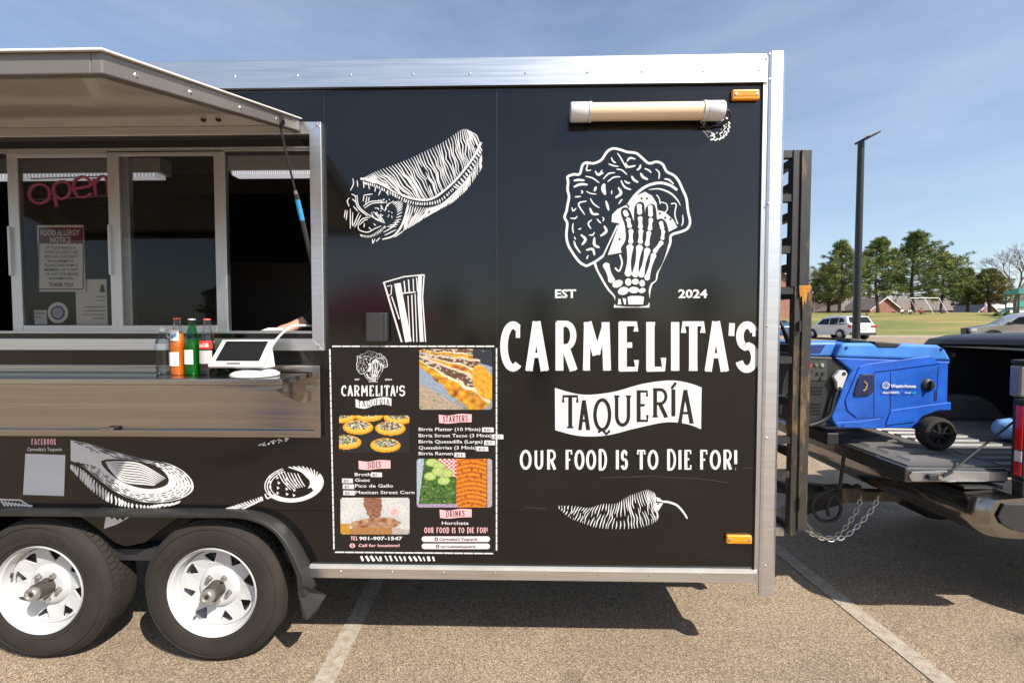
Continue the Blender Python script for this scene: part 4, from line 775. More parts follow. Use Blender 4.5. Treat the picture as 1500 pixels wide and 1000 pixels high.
B = Art(mfn); tp = [(150, 276), (185, 286), (230, 276), (275, 268), (305, 274)]; bt = [(305, 306), (270, 300), (225, 306), (190, 318), (152, 312)]; B.poly([(p.x, p.y) for p in spline(tp, 4)+spline(bt, 4)]); bb = B.build('menu_banner', white, MN)
B = Art(mfn); hand(B, 'TAQUERIA', 160, 280, 299, 308, 2.5, 2, wave=lambda t: 3-8*t+6*sin(t*6)*0); B.build('banner_text', black, bb)
lettering('EST', mfn, 148, 168, 196, 7, white, MN, .03, 1); lettering('2024', mfn, 277, 307, 196, 7, white, MN, .03, 1)
def ribbon(word, x0, y0, x1, y1, tx0, tx1):
    B = Art(mfn); h = y1-y0; tp = spline([(x0, y0+h*.12), (x0+(x1-x0)*.3, y0+h*.22), (x0+(x1-x0)*.65, y0+h*.05), (x1, y0+h*.1)], 5); bt = spline([(x1, y1-h*.12), (x0+(x1-x0)*.65, y1-h*.1), (x0+(x1-x0)*.3, y1+h*.02), (x0+2, y1-h*.05)], 5)
    B.poly([(p.x, p.y) for p in tp+bt]); o = B.build('menu_ribbon', pink, MN); B = Art(mfn); hand(B, word, tx0, y0+9, tx1, y1-8, 2.7, 2, gap=.2, wave=lambda t: 3-5*t); B.build('ribbon_text', black, o)
ribbon('STARTERS', 508, 338, 650, 381, 526, 633); ribbon('SIDES', 163, 536, 301, 580, 202, 260); ribbon('DRINKS', 512, 746, 650, 789, 540, 620)
for s_, a, b, y_ in (('Birria Platter (10 Minis)', 422, 688, 413), ('Birria Street Tacos (3 Minis)', 422, 736, 440), ('Birria Quesadilla (Large)', 422, 697, 466), ('Quesabirrias (3 Minis)', 422, 671, 492), ('Birria Ramen', 422, 570, 517), ('Broth', 147, 216, 607), ('Guac', 148, 213, 631), ('Pico de Gallo', 148, 312, 656), ('Mexican Street Corn', 150, 404, 684), ('Horchata', 522, 637, 816)):
    lettering(s_, mfn, a, b, y_, 14.5, white, MN, .010, 1, 'menu_text')
B = Art(mfn); hand(B, 'OUR FOOD IS TO DIE FOR!', 446, 828, 718, 852, 3.2, gap=.14); B.build('menu_slogan', pink, MN)
B = Art(mfn); hand(B, 'TEL', 130, 866, 160, 883, 3); B.build('menu_text', pink, MN); lettering('901-907-1547', mfn, 166, 352, 882, 15, white, MN, .03, 1, 'menu_text'); lettering('Call for locations!', mfn, 163, 340, 911, 12.5, pink, MN, .02, 1, 'menu_text')
B = Art(mfn); B.ell(137, 906, 12, 10, n=18); B.ell(137, 904, 5, 5, layer=2, mi=1); B.poly([(132.5, 906), (141.5, 906), (137, 914)], 2, 1); B.ell(137, 904, 2, 2, layer=3, mi=0, n=8); B.build('pin_mark', [pink, black], MN)
pale = M('pale_pink', (.72, .62, .60), .4)
for y_, s_, a, b in ((878, "Carmelita's Taquería", 511, 675), (909, 'carmelitastaqueria', 516, 668)):
    B = Art(mfn); n_ = 8; B.poly([(446+11*cos(pi/2+pi*i/n_), y_+12*sin(pi/2+pi*i/n_)) for i in range(n_+1)]+[(718+11*cos(-pi/2+pi*i/n_), y_+12*sin(-pi/2+pi*i/n_)) for i in range(n_+1)]); o = B.build('menu_pill', pale, MN)
    lettering(s_, mfn, a, b, y_+5.5, 11, ink, o, .015, 3, 'pill_text'); B = Art(mfn); B.ell(498 if y_ < 900 else 504, y_, 8, 8, layer=2); B.ell(498 if y_ < 900 else 504, y_, 3, 4, layer=3, mi=1); B.build('pill_mark', [ink, pale], o)
tape = M('tape_label', (.58, .57, .56), .6, var=.08)
for i, (a, b, y_, s_) in enumerate(((695, 744, 408, '$45'), (738, 786, 438, '$15'), (704, 750, 464, '$17'), (672, 721, 490, '$15'), (576, 622, 516, '$15'), (217, 264, 601, '$3'), (93, 139, 627, '$3'), (96, 144, 652, '$3'), (98, 147, 679, '$3'))):
    B = Art(mfn); B.poly([(a, y_-10), (b, y_-9), (b+1, y_+11), (a-1, y_+10)], 1); o = B.build('price_label', tape, MN); lettering(s_, mfn, a+8, a+8+9*len(s_), y_+6, 11, ink, o, .0, 2, 'price_text')
# printed food pictures: painted with code onto a fine grid
foodm = colmat('food_print', .3)
def picture(x0, y0, x1, y1, paintf, nx=100):
    ny = int(nx*(y1-y0)/(x1-x0)); me = bpy.data.meshes.new('food_picture'); v = []; cols = []
    for j in range(ny+1):
        for i in range(nx+1):
            u, w_ = i/nx, j/ny; v.append(mfn(x0+u*(x1-x0), y0+w_*(y1-y0), 1.2)); c_ = paintf(u, w_); n1 = noise.noise(Vector((u*38, w_*30, x0)))*.22+noise.noise(Vector((u*90, w_*75, y0)))*.15; cols += [max(0, min(1, q*.78*(1+1.5*n1))) for q in c_]+[1]
    n = nx+1; rc = .03
    f = []
    for j in range(ny):
        for i in range(nx):
            if (i < 2 or i > nx-3) and (j < 2 or j > ny-3) and not ((i in (1, nx-2)) and (j in (1, ny-2))): continue
            f.append((j*n+i, j*n+i+1, (j+1)*n+i+1, (j+1)*n+i))
    me.from_pydata(v, [], f); at_ = me.color_attributes.new('Col', 'FLOAT_COLOR', 'POINT'); at_.data.foreach_set('color', cols); me.materials.append(foodm)
    o = bpy.data.objects.new('food_picture', me); link(o, MN); return o
def mixc(a, b, t): return tuple(x+(y-x)*t for x, y in zip(a, b))
def inell(u, v, cx, cy, rx, ry, rot): 
    a, b = u-cx, v-cy; c_, s_ = cos(rot), sin(rot); return ((a*c_+b*s_)/rx)**2+((-a*s_+b*c_)/ry)**2
def N2(u, v, s, k=0): return noise.noise(Vector((u*s, v*s, k)))
def quesa(u, v):
    c_ = (.30, .36, .45) if v < .95-u*.2 else (.3, .3, .3)
    if v > .55+u*.72+.02*N2(u, v, 9): c_ = mixc((.38, .28, .19), (.50, .40, .29), .5+N2(u*.7+v, v*6-u*4, 8))
    if u > .62 and v < .16+.35*(u-.62): c_ = (.03, .035, .05)
    for k_, (px_, py_, t0, t1, rr0) in enumerate(((-.3, .0, -.02, .17, 1.05), (-.3, .02, .14, .42, 1.12), (-.3, -.02, .40, .80, 1.55))):
        a = atan2(v-py_, u-px_)+.05*N2(u, v, 6, k_); r_ = sqrt((u-px_)**2+(v-py_)**2); f_ = (a-t0)/(t1-t0)
        if 0 < f_ < 1 and r_ < rr0+.06*N2(u, v, 7, k_+4):
            if f_ < .13: c_ = (.80, .62, .40)
            elif f_ < .44: c_ = (.15, .07, .045) if N2(u, v, 20, k_) > -.22 else (.62, .50, .40)
            elif f_ < .56: c_ = (.84, .70, .50)
            else: c_ = mixc((.85, .42, .03), (.42, .13, .02), .5+1.2*N2(u, v, 11, k_))
    if N2(u, v, 17, 9) > .52: c_ = (.14, .28, .05)
    if inell(u, v, .88, .55, .14, .3, -.3) < 1: c_ = mixc((.72, .28, .02), (.85, .45, .05), .5+N2(u, v, 20))
    return c_
def minis(u, v):
    c_ = (.02, .02, .022)
    for k_, (cx, cy) in enumerate(((.02, .02), (.42, -.02), (.85, .05), (.27, .32), (.73, .35), (.10, .72), (.66, .80))):
        if inell(u, v, cx, cy, .215, .19, .05) < 1: c_ = (.80, .36, .02) if inell(u, v, cx, cy-.02, .19, .155, 0) > 1 else (.90, .52, .08)
        if inell(u, v, cx, cy-.06, .16, .12, 0) < 1+.4*N2(u, v, 18, k_):
            q = N2(u, v, 30, k_); c_ = (.18, .085, .05) if q < .05 else (.80, .78, .70) if q < .25 else (.20, .36, .07)
    return c_
def plates(u, v):
    c_ = (.05, .10, .03)
    if u > .28 and u < .62 and v < .36: c_ = (.62, .05, .07) if (int(u*34)+int(v*26)) % 2 else (.80, .74, .72)
    if u < .52 and v > .42: q = N2(u, v, 22); c_ = (.07, .16, .03) if q > .0 else (.025, .06, .015) if q > -.25 else (.16, .28, .07)
    for cx, cy in ((.20, .08), (.30, .16), (.18, .36), (.40, .30), (.36, .45), (.28, .26)):
        e_ = inell(u, v, cx, cy, .085, .09, .4)
        if e_ < 1: c_ = (.50, .60, .20) if e_ < .7 else (.22, .38, .05)
    if .52 < u < .93:
        k_ = v*11+.8*sin((u-.52)/.41*pi); fr_ = k_-int(k_); c_ = mixc((.82, .25, .02), (.45, .09, .01), fr_**2) if fr_ < .82 else (.24, .05, .01)
        if N2(u, v, 24, 3) > .4: c_ = (.16, .06, .02)
    if u > .93: c_ = (.46, .38, .42)
    if u < .10-.08*v: c_ = (.42, .48, .55)
    if v > .93 and u < .55: c_ = (.42, .30, .45)
    return c_
def dip(u, v):
    c_ = mixc((.56, .56, .53), (.70, .66, .62), .5+N2(u, v, 3)); 
    if inell(u, v, .78, .40, .06, .1, 0) < 1: c_ = (.75, .45, .38)
    if abs(u-.46-.06*v) < .13-.16*max(0, v-.22)+.02*N2(u, v, 14) and v < .62: c_ = mixc((.20, .07, .04), (.38, .18, .10), .5+N2(u, v, 20))
    if inell(u, v, .50, .72, .36, .18, -.12) < 1+.2*N2(u, v, 8): c_ = mixc((.28, .11, .06), (.50, .30, .18), .5+1.1*N2(u, v, 12))
    if v > .80+.1*abs(u-.4)+.03*N2(u, v, 9): c_ = (.42, .20, .07) if u < .75 else (.5, .42, .36)
    if u < .14 and v > .7: c_ = (.55, .28, .04)
    return c_
picture(425, 62, 738, 322, quesa); picture(80, 347, 382, 507, minis); picture(414, 533, 738, 742, plates); picture(86, 700, 383, 858, dip)
# ------------------------------------------------------------------ things on the shelf
orange = M('orange_soda', (.85, .20, .01), .1, var=.03); greeng = M('green_glass', (.02, .22, .05), .06, var=.1, coat=.6); cola = M('cola', (.018, .008, .006), .06, var=.1, coat=.6)
paper = M('label_paper', (.78, .75, .72), .6, var=.04); redl = M('red_label', (.70, .03, .02), .4); lblue = M('label_blue', (.05, .22, .50), .4); lgreen = M('label_green', (.05, .35, .16), .4)
clearg = glass('clear_glass', (.90, .93, .93), 1.6, .02); pet = glass('clear_plastic', (.86, .88, .88), 1.8, .05); greenclear = glass('green_clear', (.22, .70, .30), 1.5, .02)
def bottle(px, h, prof, label, layers, ycen=2.15):
    p = at(px, 548, Y=ycen); root = thing('bottle', label, 'bottle', (p.x, ycen, SZ)); c = (p.x, ycen, SZ+.0012)
    for name, mt, pr in layers:
        m = MB(); m.lathe([(r_, z*h) for r_, z in pr], c, 'z', 24); m.build(name, mt, root, smooth=True)
    return root, c
def lab(root, c, r_, z0, z1, a0, a1, mt, name='label'):
    m = MB(); m.lathe([(r_, z0), (r_, z1)], c, 'z', 16, a0=radians(a0), a1=radians(a1)); return m.build(name, mt, root, smooth=True)
def cyltext(s_, root, c, r_, zc, cap, a_mid, span, mt, bold=.02, slant=0):
    def fn(u, v, l): t = radians(a_mid+span*(u-.5)); return (c[0]+r_*cos(t), c[1]+r_*sin(t), c[2]+zc-v+slant*(u-.5))
    return typeset(s_, fn, 0, 1, cap/2, cap, bold, 0).build('label_print', mt, root)
glassprof = [(.0001, 0), (.030, .0), (.0335, .02), (.0335, .12), (.031, .30), (.0335, .46), (.033, .56), (.026, .70), (.0155, .84), (.0135, .95), (.0135, .985)]
def shrink(pr, d, top): return [(max(.0001, r_-d), z) for r_, z in pr if z <= top]+[(.0001, top)]
hO = .272
cap_p = [(.0155, .972), (.0165, .978), (.0155, .998), (.013, 1.0), (.0001, 1.0)]
r1, c1 = bottle(261.5, hO, None, 'glass bottle of orange soda with orange cap and white paper label', (('soda', orange, shrink(glassprof, .0022, .80)), ('glass', clearg, glassprof), ('cap', M('orange_cap', (.75, .16, .03), .4), cap_p)))
lab(r1, c1, .0345, hO*.16, hO*.40, -150, -48, paper); lab(r1, c1, .0343, hO*.60, hO*.785, -110, -45, M('fanta_white', (.75, .75, .78), .4), 'neck_label'); cyltext('Fanta', r1, c1, .0348, hO*.69, .02, -80, 46, lblue, .04, .012)
for i in range(5): cyltext('-- --- --', r1, c1, .0349, hO*(.36-.035*i), .0035, -100, 70, ink, 0)
r2, c2_ = bottle(283, hO*.985, None, 'green glass bottle with white cap and white paper label', (('soda', greeng, shrink(glassprof, .0025, .60)), ('glass', greenclear, glassprof), ('cap', M('pale_cap', (.6, .66, .66), .35, .4), cap_p)))
lab(r2, c2_, .0345, hO*.19, hO*.44, -140, -52, paper)
for i in range(6): cyltext('--- -- ---', r2, c2_, .0349, hO*(.40-.033*i), .0035, -95, 60, ink, 0)
r3, c3_ = bottle(305, hO*.985, None, 'glass cola bottle with red cap and red script label', (('cola', cola, shrink(glassprof, .002, .74)), ('glass', clearg, glassprof), ('cap', M('red_cap', (.62, .10, .09), .4), cap_p)))
lab(r3, c3_, .0345, hO*.46, hO*.60, -165, -22, redl); cyltext('Coca-Cola', r3, c3_, .0350, hO*.53, .022, -93, 88, paper, .02, .004); lab(r3, c3_, .0345, hO*.20, hO*.43, -160, -25, M('back_label', (.50, .47, .46), .5), 'ingredients_label')
for i in range(7): cyltext('--- ---- --', r3, c3_, .0349, hO*(.40-.03*i), .003, -95, 85, ink, 0)
hW = .225; wp = [(.0001, 0), (.028, 0), (.032, .02)]+[(.032-.0022*(i % 2), .05+.045*i) for i in range(10)]+[(.0325, .52), (.0325, .66), (.031, .70), (.025, .80), (.0135, .90), (.0135, .93)]
r4, c4_ = bottle(240.5, hW, None, 'clear plastic water bottle with white cap and blue green label', (('water', glass('water', (.90, .93, .95), 1.0, .0), shrink(wp, .0015, .84)), ('body', pet, wp), ('cap', M('white_cap', (.75, .76, .76), .4), [(.0145, .92), (.0150, .925), (.0150, .985), (.013, 1.0), (.0001, 1.0)])))
lab(r4, c4_, .0332, hW*.53, hW*.66, -170, -10, M('pale_label', (.62, .68, .70), .4)); lab(r4, c4_, .0335, hW*.535, hW*.60, -165, -120, lgreen, 'label_patch'); lab(r4, c4_, .0335, hW*.60, hW*.655, -165, -120, lblue, 'label_patch')
# card terminal on its stand
tb = thing('tablet_terminal', 'white payment tablet tilted on a round white stand with cable', 'tablet', (-1.26, 2.06, SZ))
q0, q1, q2, q3 = Vector((-1.423, 2.02, 1.508)), Vector((-1.170, 2.02, 1.508)), Vector((-1.187, 2.155, 1.622)), Vector((-1.441, 2.155, 1.622))
def slab(a, b, c, d, th_, off=0):
    n = (b-a).cross(d-a).normalized(); f = [p+n*off for p in (a, b, c, d)]; k = [p-n*th_ for p in f]; m = MB()
    m.add([*f, *k], [(0, 1, 2, 3), (7, 6, 5, 4), (0, 4, 5, 1), (1, 5, 6, 2), (2, 6, 7, 3), (3, 7, 4, 0)]); return m
slab(q0, q1, q2, q3, .016).build('case', whitep, tb, bevel=.005, seg=3)
def qi(u, v): return q0+(q1-q0)*u+(q3-q0)*v
slab(qi(.10, .17), qi(.90, .17), qi(.90, .93), qi(.10, .93), .003, .0012).build('screen', M('dark_screen', (.012, .013, .015), .05, var=.0, spec=.6), tb)
slab(qi(.33, .05), qi(.58, .05), qi(.58, .11), qi(.33, .11), .003, .0014).build('card_slot', M('slot_grey', (.12, .12, .12), .4), tb)
B_ = MB(); nn = (q1-q0).cross(q3-q0).normalized(); a_, b_, c_, d_ = [qi(u, v)-nn*.016 for u, v in ((.2, .08), (.95, .08), (.95, .95), (.3, .95))]; base_ = [Vector((-1.31, 2.06, 1.492)), Vector((-1.185, 2.06, 1.492)), Vector((-1.175, 2.14, 1.492)), Vector((-1.30, 2.14, 1.492))]
B_.add([a_, b_, c_, d_, *base_], [(0, 1, 2, 3), (7, 6, 5, 4), (0, 4, 5, 1), (1, 5, 6, 2), (2, 6, 7, 3), (3, 7, 4, 0)]); B_.build('neck', whitep, tb, bevel=.006, seg=3, fix=True)
m = MB(); m.lathe([(.0001, .0012), (.098, .0012), (.104, .006), (.103, .014), (.085, .026), (.05, .034), (.0001, .036)], (-1.245, 2.09, SZ), 'z', 40); m.build('stand', whitep, tb, smooth=True)
m = MB(); m.tube(spline([(-1.20, 2.15, 1.585), (-1.185, 2.19, 1.635), (-1.15, 2.25, WZ0+.03), (-1.10, 2.33, WZ0+.035), (-1.06, 2.40, WZ0+.02), (-1.02, 2.5, 1.60)], 7), .0055, 8); m.build('cable', whitep, tb, smooth=True)
m = MB(); p = at(405, 481, Y=D+.06); m.prism([(p.x-.07, WZ0+.009), (p.x+.03, WZ0+.009), (p.x+.03, WZ0+.024), (p.x-.03, WZ0+.024)], D+.03, D+.12); tag(m.build('receipt_printer', M('printer_white', (.6, .59, .57), .4), None, bevel=.003), 'pale flat device lying on the sill of the open window', 'printer')
m = MB(); p = at(381, 475, Y=D+.5); m.lathe([(.0001, 0), (.03, 0), (.032, .09), (.0001, .09)], (p.x, D+.5, 1.56), 'z', 14); 
m.v = [(x, y, z) for x, y, z in m.v]; o = m.build('steel_cup', steel, None, smooth=True); tag(o, 'small metal cup standing inside the open serving window', 'cup')
m = MB(); m.box(-2.6, -.4, D+.12, D+.62, 1.5, 1.56); m.box(-2.6, -.4, D+.14, D+.6, ZB+.111, 1.5); tag(m.build('prep_counter', dark, None), 'dark worktop just inside the serving window', 'counter')

# ------------------------------------------------------------------ people: one skinned body each
def body(name, J, edges, rad, mats, matfn, root, sub=1):
    me = bpy.data.meshes.new(name); names = list(J); me.from_pydata([J[k] for k in names], [], [(names.index(a), names.index(b)) for a, b in edges])
    o = bpy.data.objects.new(name, me); C.objects.link(o); sk_ = o.modifiers.new('k', 'SKIN'); sk_.use_smooth_shade = True; ss = o.modifiers.new('u', 'SUBSURF'); ss.levels = sub; ss.render_levels = sub
    for i, k in enumerate(names):
        r_ = rad[k]; me.skin_vertices[0].data[i].radius = r_ if isinstance(r_, tuple) else (r_, r_); me.skin_vertices[0].data[i].use_root = (i == 0)
    dg = bpy.context.evaluated_depsgraph_get(); dg.update(); nm = bpy.data.meshes.new_from_object(o.evaluated_get(dg)); bpy.data.objects.remove(o); bpy.data.meshes.remove(me); nm.name = name; nm.materials.clear()
    for m_ in mats: nm.materials.append(m_)
    for pl in nm.polygons: pl.material_index = matfn(pl.center, min(names, key=lambda k: (Vector(J[k])-pl.center).length)); pl.use_smooth = True
    q = bpy.data.objects.new(name, nm); link(q, root); return q
EDG = [('pel', 'wai'), ('wai', 'che'), ('che', 'nec'), ('nec', 'hea'), ('hea', 'top'), ('che', 'sL'), ('sL', 'eL'), ('eL', 'wL'), ('wL', 'hL'), ('che', 'sR'), ('sR', 'eR'), ('eR', 'wR'), ('wR', 'hR'), ('pel', 'tL'), ('tL', 'kL'), ('kL', 'aL'), ('aL', 'fL'), ('pel', 'tR'), ('tR', 'kR'), ('kR', 'aR'), ('aR', 'fR')]
RAD = dict(pel=(.15, .11), wai=(.135, .10), che=(.16, .115), nec=.055, hea=(.078, .095), top=(.06, .07), sL=.062, eL=.042, wL=.03, hL=.035, sR=.062, eR=.042, wR=.03, hR=.035, tL=.085, kL=.058, aL=.042, fL=.035, tR=.085, kR=.058, aR=.042, fR=.035)
STAND = dict(pel=(0, 0, .95), wai=(0, 0, 1.1), che=(0, 0, 1.33), nec=(0, 0, 1.5), hea=(0, -.02, 1.6), top=(0, -.01, 1.7), sL=(.19, 0, 1.42), eL=(.24, .02, 1.15), wL=(.24, -.06, .92), hL=(.24, -.09, .83), sR=(-.19, 0, 1.42), eR=(-.24, .02, 1.15), wR=(-.24, -.06, .92), hR=(-.24, -.09, .83), tL=(.1, 0, .88), kL=(.11, -.02, .49), aL=(.12, .02, .08), fL=(.13, -.12, .035), tR=(-.1, 0, .88), kR=(-.11, -.02, .49), aR=(-.12, .02, .08), fR=(-.13, -.12, .035))
SIT = dict(STAND); SIT.update(pel=(0, 0, .16), wai=(0, .0, .32), che=(0, -.03, .54), nec=(0, -.05, .70), hea=(0, -.09, .80), top=(0, -.09, .90), sL=(.19, -.03, .62), eL=(.27, -.12, .38), wL=(.2, -.32, .33), hL=(.15, -.38, .34), sR=(-.19, -.03, .62), eR=(-.27, -.12, .38), wR=(-.2, -.32, .33), hR=(-.15, -.38, .34), tL=(.1, -.05, .14), kL=(.2, -.42, .42), aL=(.14, -.62, .08), fL=(.14, -.74, .04), tR=(-.1, -.05, .14), kR=(-.2, -.42, .42), aR=(-.14, -.62, .08), fR=(-.14, -.74, .04))
def person(label, loc, rz, J, shirt, pants, hair, sub=1, group=None, sleeves=('eL', 'eR')):
    root = thing('person', label, 'person', loc, group, rz, local=True)
    def mf_(c, k):
        if k in ('hea', 'top', 'nec', 'wL', 'wR', 'hL', 'hR'): return 0
        if k in ('pel', 'tL', 'tR', 'kL', 'kR', 'aL', 'aR'): return 2
        if k in ('fL', 'fR'): return 3
        return 1
    body('body', J, EDG, RAD, [skin, shirt, pants, plastic], mf_, root, sub)
    h = J['hea']; t = J['top']; m = MB(); m.lathe([(.0001, .10), (.05, .095), (.085, .06), (.1, .0), (.092, -.05)], (t[0], t[1]+.025, t[2]-.05), 'z', 12); m.build('hair', hair, root, smooth=True)
    return root
def cloth(n, c): return M('cloth_'+n, c, .85, var=.12, vs=14)
hairb = M('hair_brown', (.035, .022, .014), .6, var=.3); fl_z = ZB+.111
# cook at the hatch: right forearm resting by the sill
JC = dict(STAND); JC.update(sR=(-.19, 0, 1.42), eR=(-.235, -.075, 1.235), wR=(-.33, -.16, 1.17), hR=(-.40, -.19, 1.14), sL=(.19, 0, 1.42), eL=(.26, .0, 1.16), wL=(.28, -.10, .95), hL=(.28, -.14, .88))
pr_ = person('person in a black t-shirt standing inside the trailer, forearm on the sill', (-.885, D+.27, fl_z), 0, JC, cloth('black', (.012, .012, .013)), cloth('jeans', (.03, .04, .07)), hairb, 2)
m = MB()
for i, (dx, ln) in enumerate(((-.02, .07), (-.008, .08), (.006, .078), (.018, .06))): hp = Vector((-.40, -.19, 1.14)); m.tube([hp+Vector((0, dx, 0)), hp+Vector((-ln*.6, dx*1.2, -.004)), hp+Vector((-ln, dx*1.3, -.022))], [.010, .009, .007], 8)
hp = Vector((-.38, -.19, 1.14)); m.tube([hp+Vector((.0, -.03, 0)), hp+Vector((-.03, -.055, -.004)), hp+Vector((-.055, -.06, -.012))], [.011, .010, .008], 8); fg = m.build('fingers', skin, pr_, smooth=True)
tag(fg, kind='stuff')

# ------------------------------------------------------------------ steel rack on the trailer tongue
RK = thing('tongue_rack', 'tall black steel tube rack with rust standing on the trailer tongue', 'rack', (1.55, 2.9, .4))
ry0 = 2.60; 
def post(u0, u1, v0, v1, y, dep, mt, name='post'):
    a = at(u0, v0, Y=y); b = at(u1, v1, Y=y); c = at(u0, v1, Y=y); m = MB(); xa = (at(u0, (v0+v1)/2, Y=y).x); xb = at(u1, (v0+v1)/2, Y=y).x; m.box(xa, xb, y, y+dep, c.z, a.z); return m.build(name, mt, RK, bevel=.003)
vs_ = 420
post(1160.5, 1171.5, 219, vs_, ry0, .05, rackm); post(1160.5, 1170.5, vs_, 784, ry0, .05, rackr, 'worn_post')
post(1172.8, 1187.5, 219, vs_, ry0-.01, .06, rackm); post(1172.3, 1186, vs_, 777, ry0-.01, .06, rackr, 'worn_post')
rxn = at(1162, 500, Y=ry0).x
rxb = rxn-.42; top_z = at(1165, 219, Y=ry0).z; bot_z = at(1165, 783, Y=ry0).z; ry1 = ry0+1.35
m = MB(); m.box(rxb-.05, rxb, ry0, ry0+.05, bot_z, top_z); m.build('post', rackm, RK)
for y in (ry1,): 
    for x in (rxb-.05, rxn): m = MB(); m.box(x, x+.045, y, y+.05, bot_z, top_z); m.build('post', rackm, RK)
for v_ in (219.5, 284, 360, 420, 522, 640, 690): 
    z = at(1160, v_, Y=ry0).z; m = MB(); m.box(rxb, rxn-.001, ry0+.006, ry0+.044, z-.04, z); m.build('rail', rackm, RK)
for v_ in (226, 262, 306, 343, 384, 425, 505, 585, 660, 715, 770):
    z = at(1160, v_, Y=ry0).z; m = MB(); m.box(rxn+.003, rxn+.040, ry0+.051, ry1-.001, z-.045, z); m.build('side_rail', rackm, RK)
z = bot_z; m = MB(); m.box(rxb, rxn, ry0+.05, ry1, z-.03, z+.02); m.build('deck', alu_d, RK)
for v0, v1 in ((470, 486), (728, 746)):
    a = at(1171.5, v0, Y=ry0-.012); b = at(1173, v1, Y=ry0-.012); m = MB(); m.tube([(a.x, ry0-.012, a.z), (a.x, ry0-.012, b.z)], .008, 8); m.build('hinge', rackr, RK, smooth=True)
a = at(1180, 420, Y=ry0-.012); rustm = M('orange_rust', (.42, .17, .02), .8, var=.35, vs=30, bump=.3, bs=90)
m = MB(); m.box(a.x-.034, a.x+.03, ry0-.0125, ry0-.0095, a.z-.012, a.z+.008); m.build('rusty_weld', rustm, RK)
m = MB(); m.prism([(a.x-.034, a.z-.012), (a.x+.028, a.z-.012), (a.x+.02, a.z-.035), (a.x+.012, a.z-.03), (a.x+.004, a.z-.10), (a.x-.006, a.z-.07), (a.x-.012, a.z-.13), (a.x-.018, a.z-.05), (a.x-.028, a.z-.06)], ry0-.0115, ry0-.0098); m.build('rust_run', rustm, RK, fix=True)
pt = MB(); 
for k_ in range(3): pt.tube(spline([at(1142+k_*3, 470+8*k_, Y=ry0+.35), at(1158, 505+10*k_, Y=ry0+.3), at(1156-4*k_, 560, Y=ry0+.3), at(1142, 590+8*k_, Y=ry0+.3)], 6), .009, 8)
tag(pt.build('rack_hoses', plastic, RK, smooth=True), kind='stuff')
# tongue and coupler
TG = D+TW/2; tz_ = .46
m = MB(); m.bar((X1-.1, D+.45, tz_), (2.28, TG-.03, tz_), .055, .1); m.bar((X1-.1, D+TW-.45, tz_), (2.28, TG+.03, tz_), .055, .1); m.build('tongue', blackm, T)
m = MB(); m.prism([(2.2, tz_-.05), (2.42, tz_-.04), (2.47, tz_-.02), (2.47, tz_+.04), (2.40, tz_+.07), (2.2, tz_+.06)], TG-.05, TG+.05); m.build('coupler', rackr, T, bevel=.008)
m = MB(); m.tube([(1.95, TG-.02, tz_-.22), (1.95, TG-.02, tz_+.45)], .028, 12); m.box(1.91, 1.99, TG-.06, TG+.02, tz_-.24, tz_-.22); m.build('tongue_jack', blackm, T)
m = MB(); m.tube(spline([at(1236, 668, Y=3.2), at(1233, 690, Y=3.2), at(1230, 715, Y=3.2)], 4), .012, 8); m.build('coupler_lever', blackm, T)
loopm = MB(); loopm.tube(spline([at(u, v, Y=3.05) for u, v in ((1222, 715), (1196, 728), (1190, 745), (1203, 762), (1224, 760), (1232, 742), (1222, 724), (1212, 740), (1214, 755))], 7), .011, 8)
tag(loopm.build('trailer_cable', plastic, None, smooth=True), 'black electrical cable looped below the trailer coupling', 'cable')
galv = M('galvanised', (.5, .48, .44), .35, 1, var=.1)
def chain(pts, label):
    root = thing('safety_chain', label, 'chain', pts[0], 'chains under the tow hitch'); P_ = spline(pts, 12); L_ = [0]
    for i in range(1, len(P_)): L_.append(L_[-1]+(P_[i]-P_[i-1]).length)
    n = int(L_[-1]/.031); lk = MB(); R1, R2 = .0185, .0105
    lk.tube([(R1*cos(t)*1.15, R2*sin(t), 0) for t in [2*pi*i/14 for i in range(14)]], .0036, 6, closed=True); me = None
    for k in range(n):
        d = (k+.5)/n*L_[-1]; i = max(j for j in range(len(L_)) if L_[j] <= d); i = min(i, len(P_)-2); f = (d-L_[i])/max(1e-6, L_[i+1]-L_[i]); p = P_[i].lerp(P_[i+1], f); dr = (P_[i+1]-P_[i]).normalized()
        if me is None: o = lk.build('link', galv, root, smooth=True); me = o.data
        else: o = bpy.data.objects.new('link', me); C.objects.link(o); o.parent = root
        o.matrix_parent_inverse = Matrix.Translation(root.location).inverted()
        o.rotation_mode = 'QUATERNION'; o.rotation_quaternion = dr.to_track_quat('X', 'Z') @ Matrix.Rotation(pi/2*(k % 2)+.5, 3, 'X').to_quaternion(); o.location = p
chain([at(u, v, Y=2.95) for u, v in ((1262, 725), (1256, 745), (1243, 766), (1228, 782), (1210, 787), (1192, 778), (1178, 762))], 'shorter galvanised safety chain looping from hitch towards the rack')
chain([at(u, v, Y=2.88) for u, v in ((1287, 726), (1280, 742), (1262, 764), (1240, 784), (1218, 790), (1198, 786), (1180, 776))], 'longer galvanised safety chain hanging lowest under the tailgate')

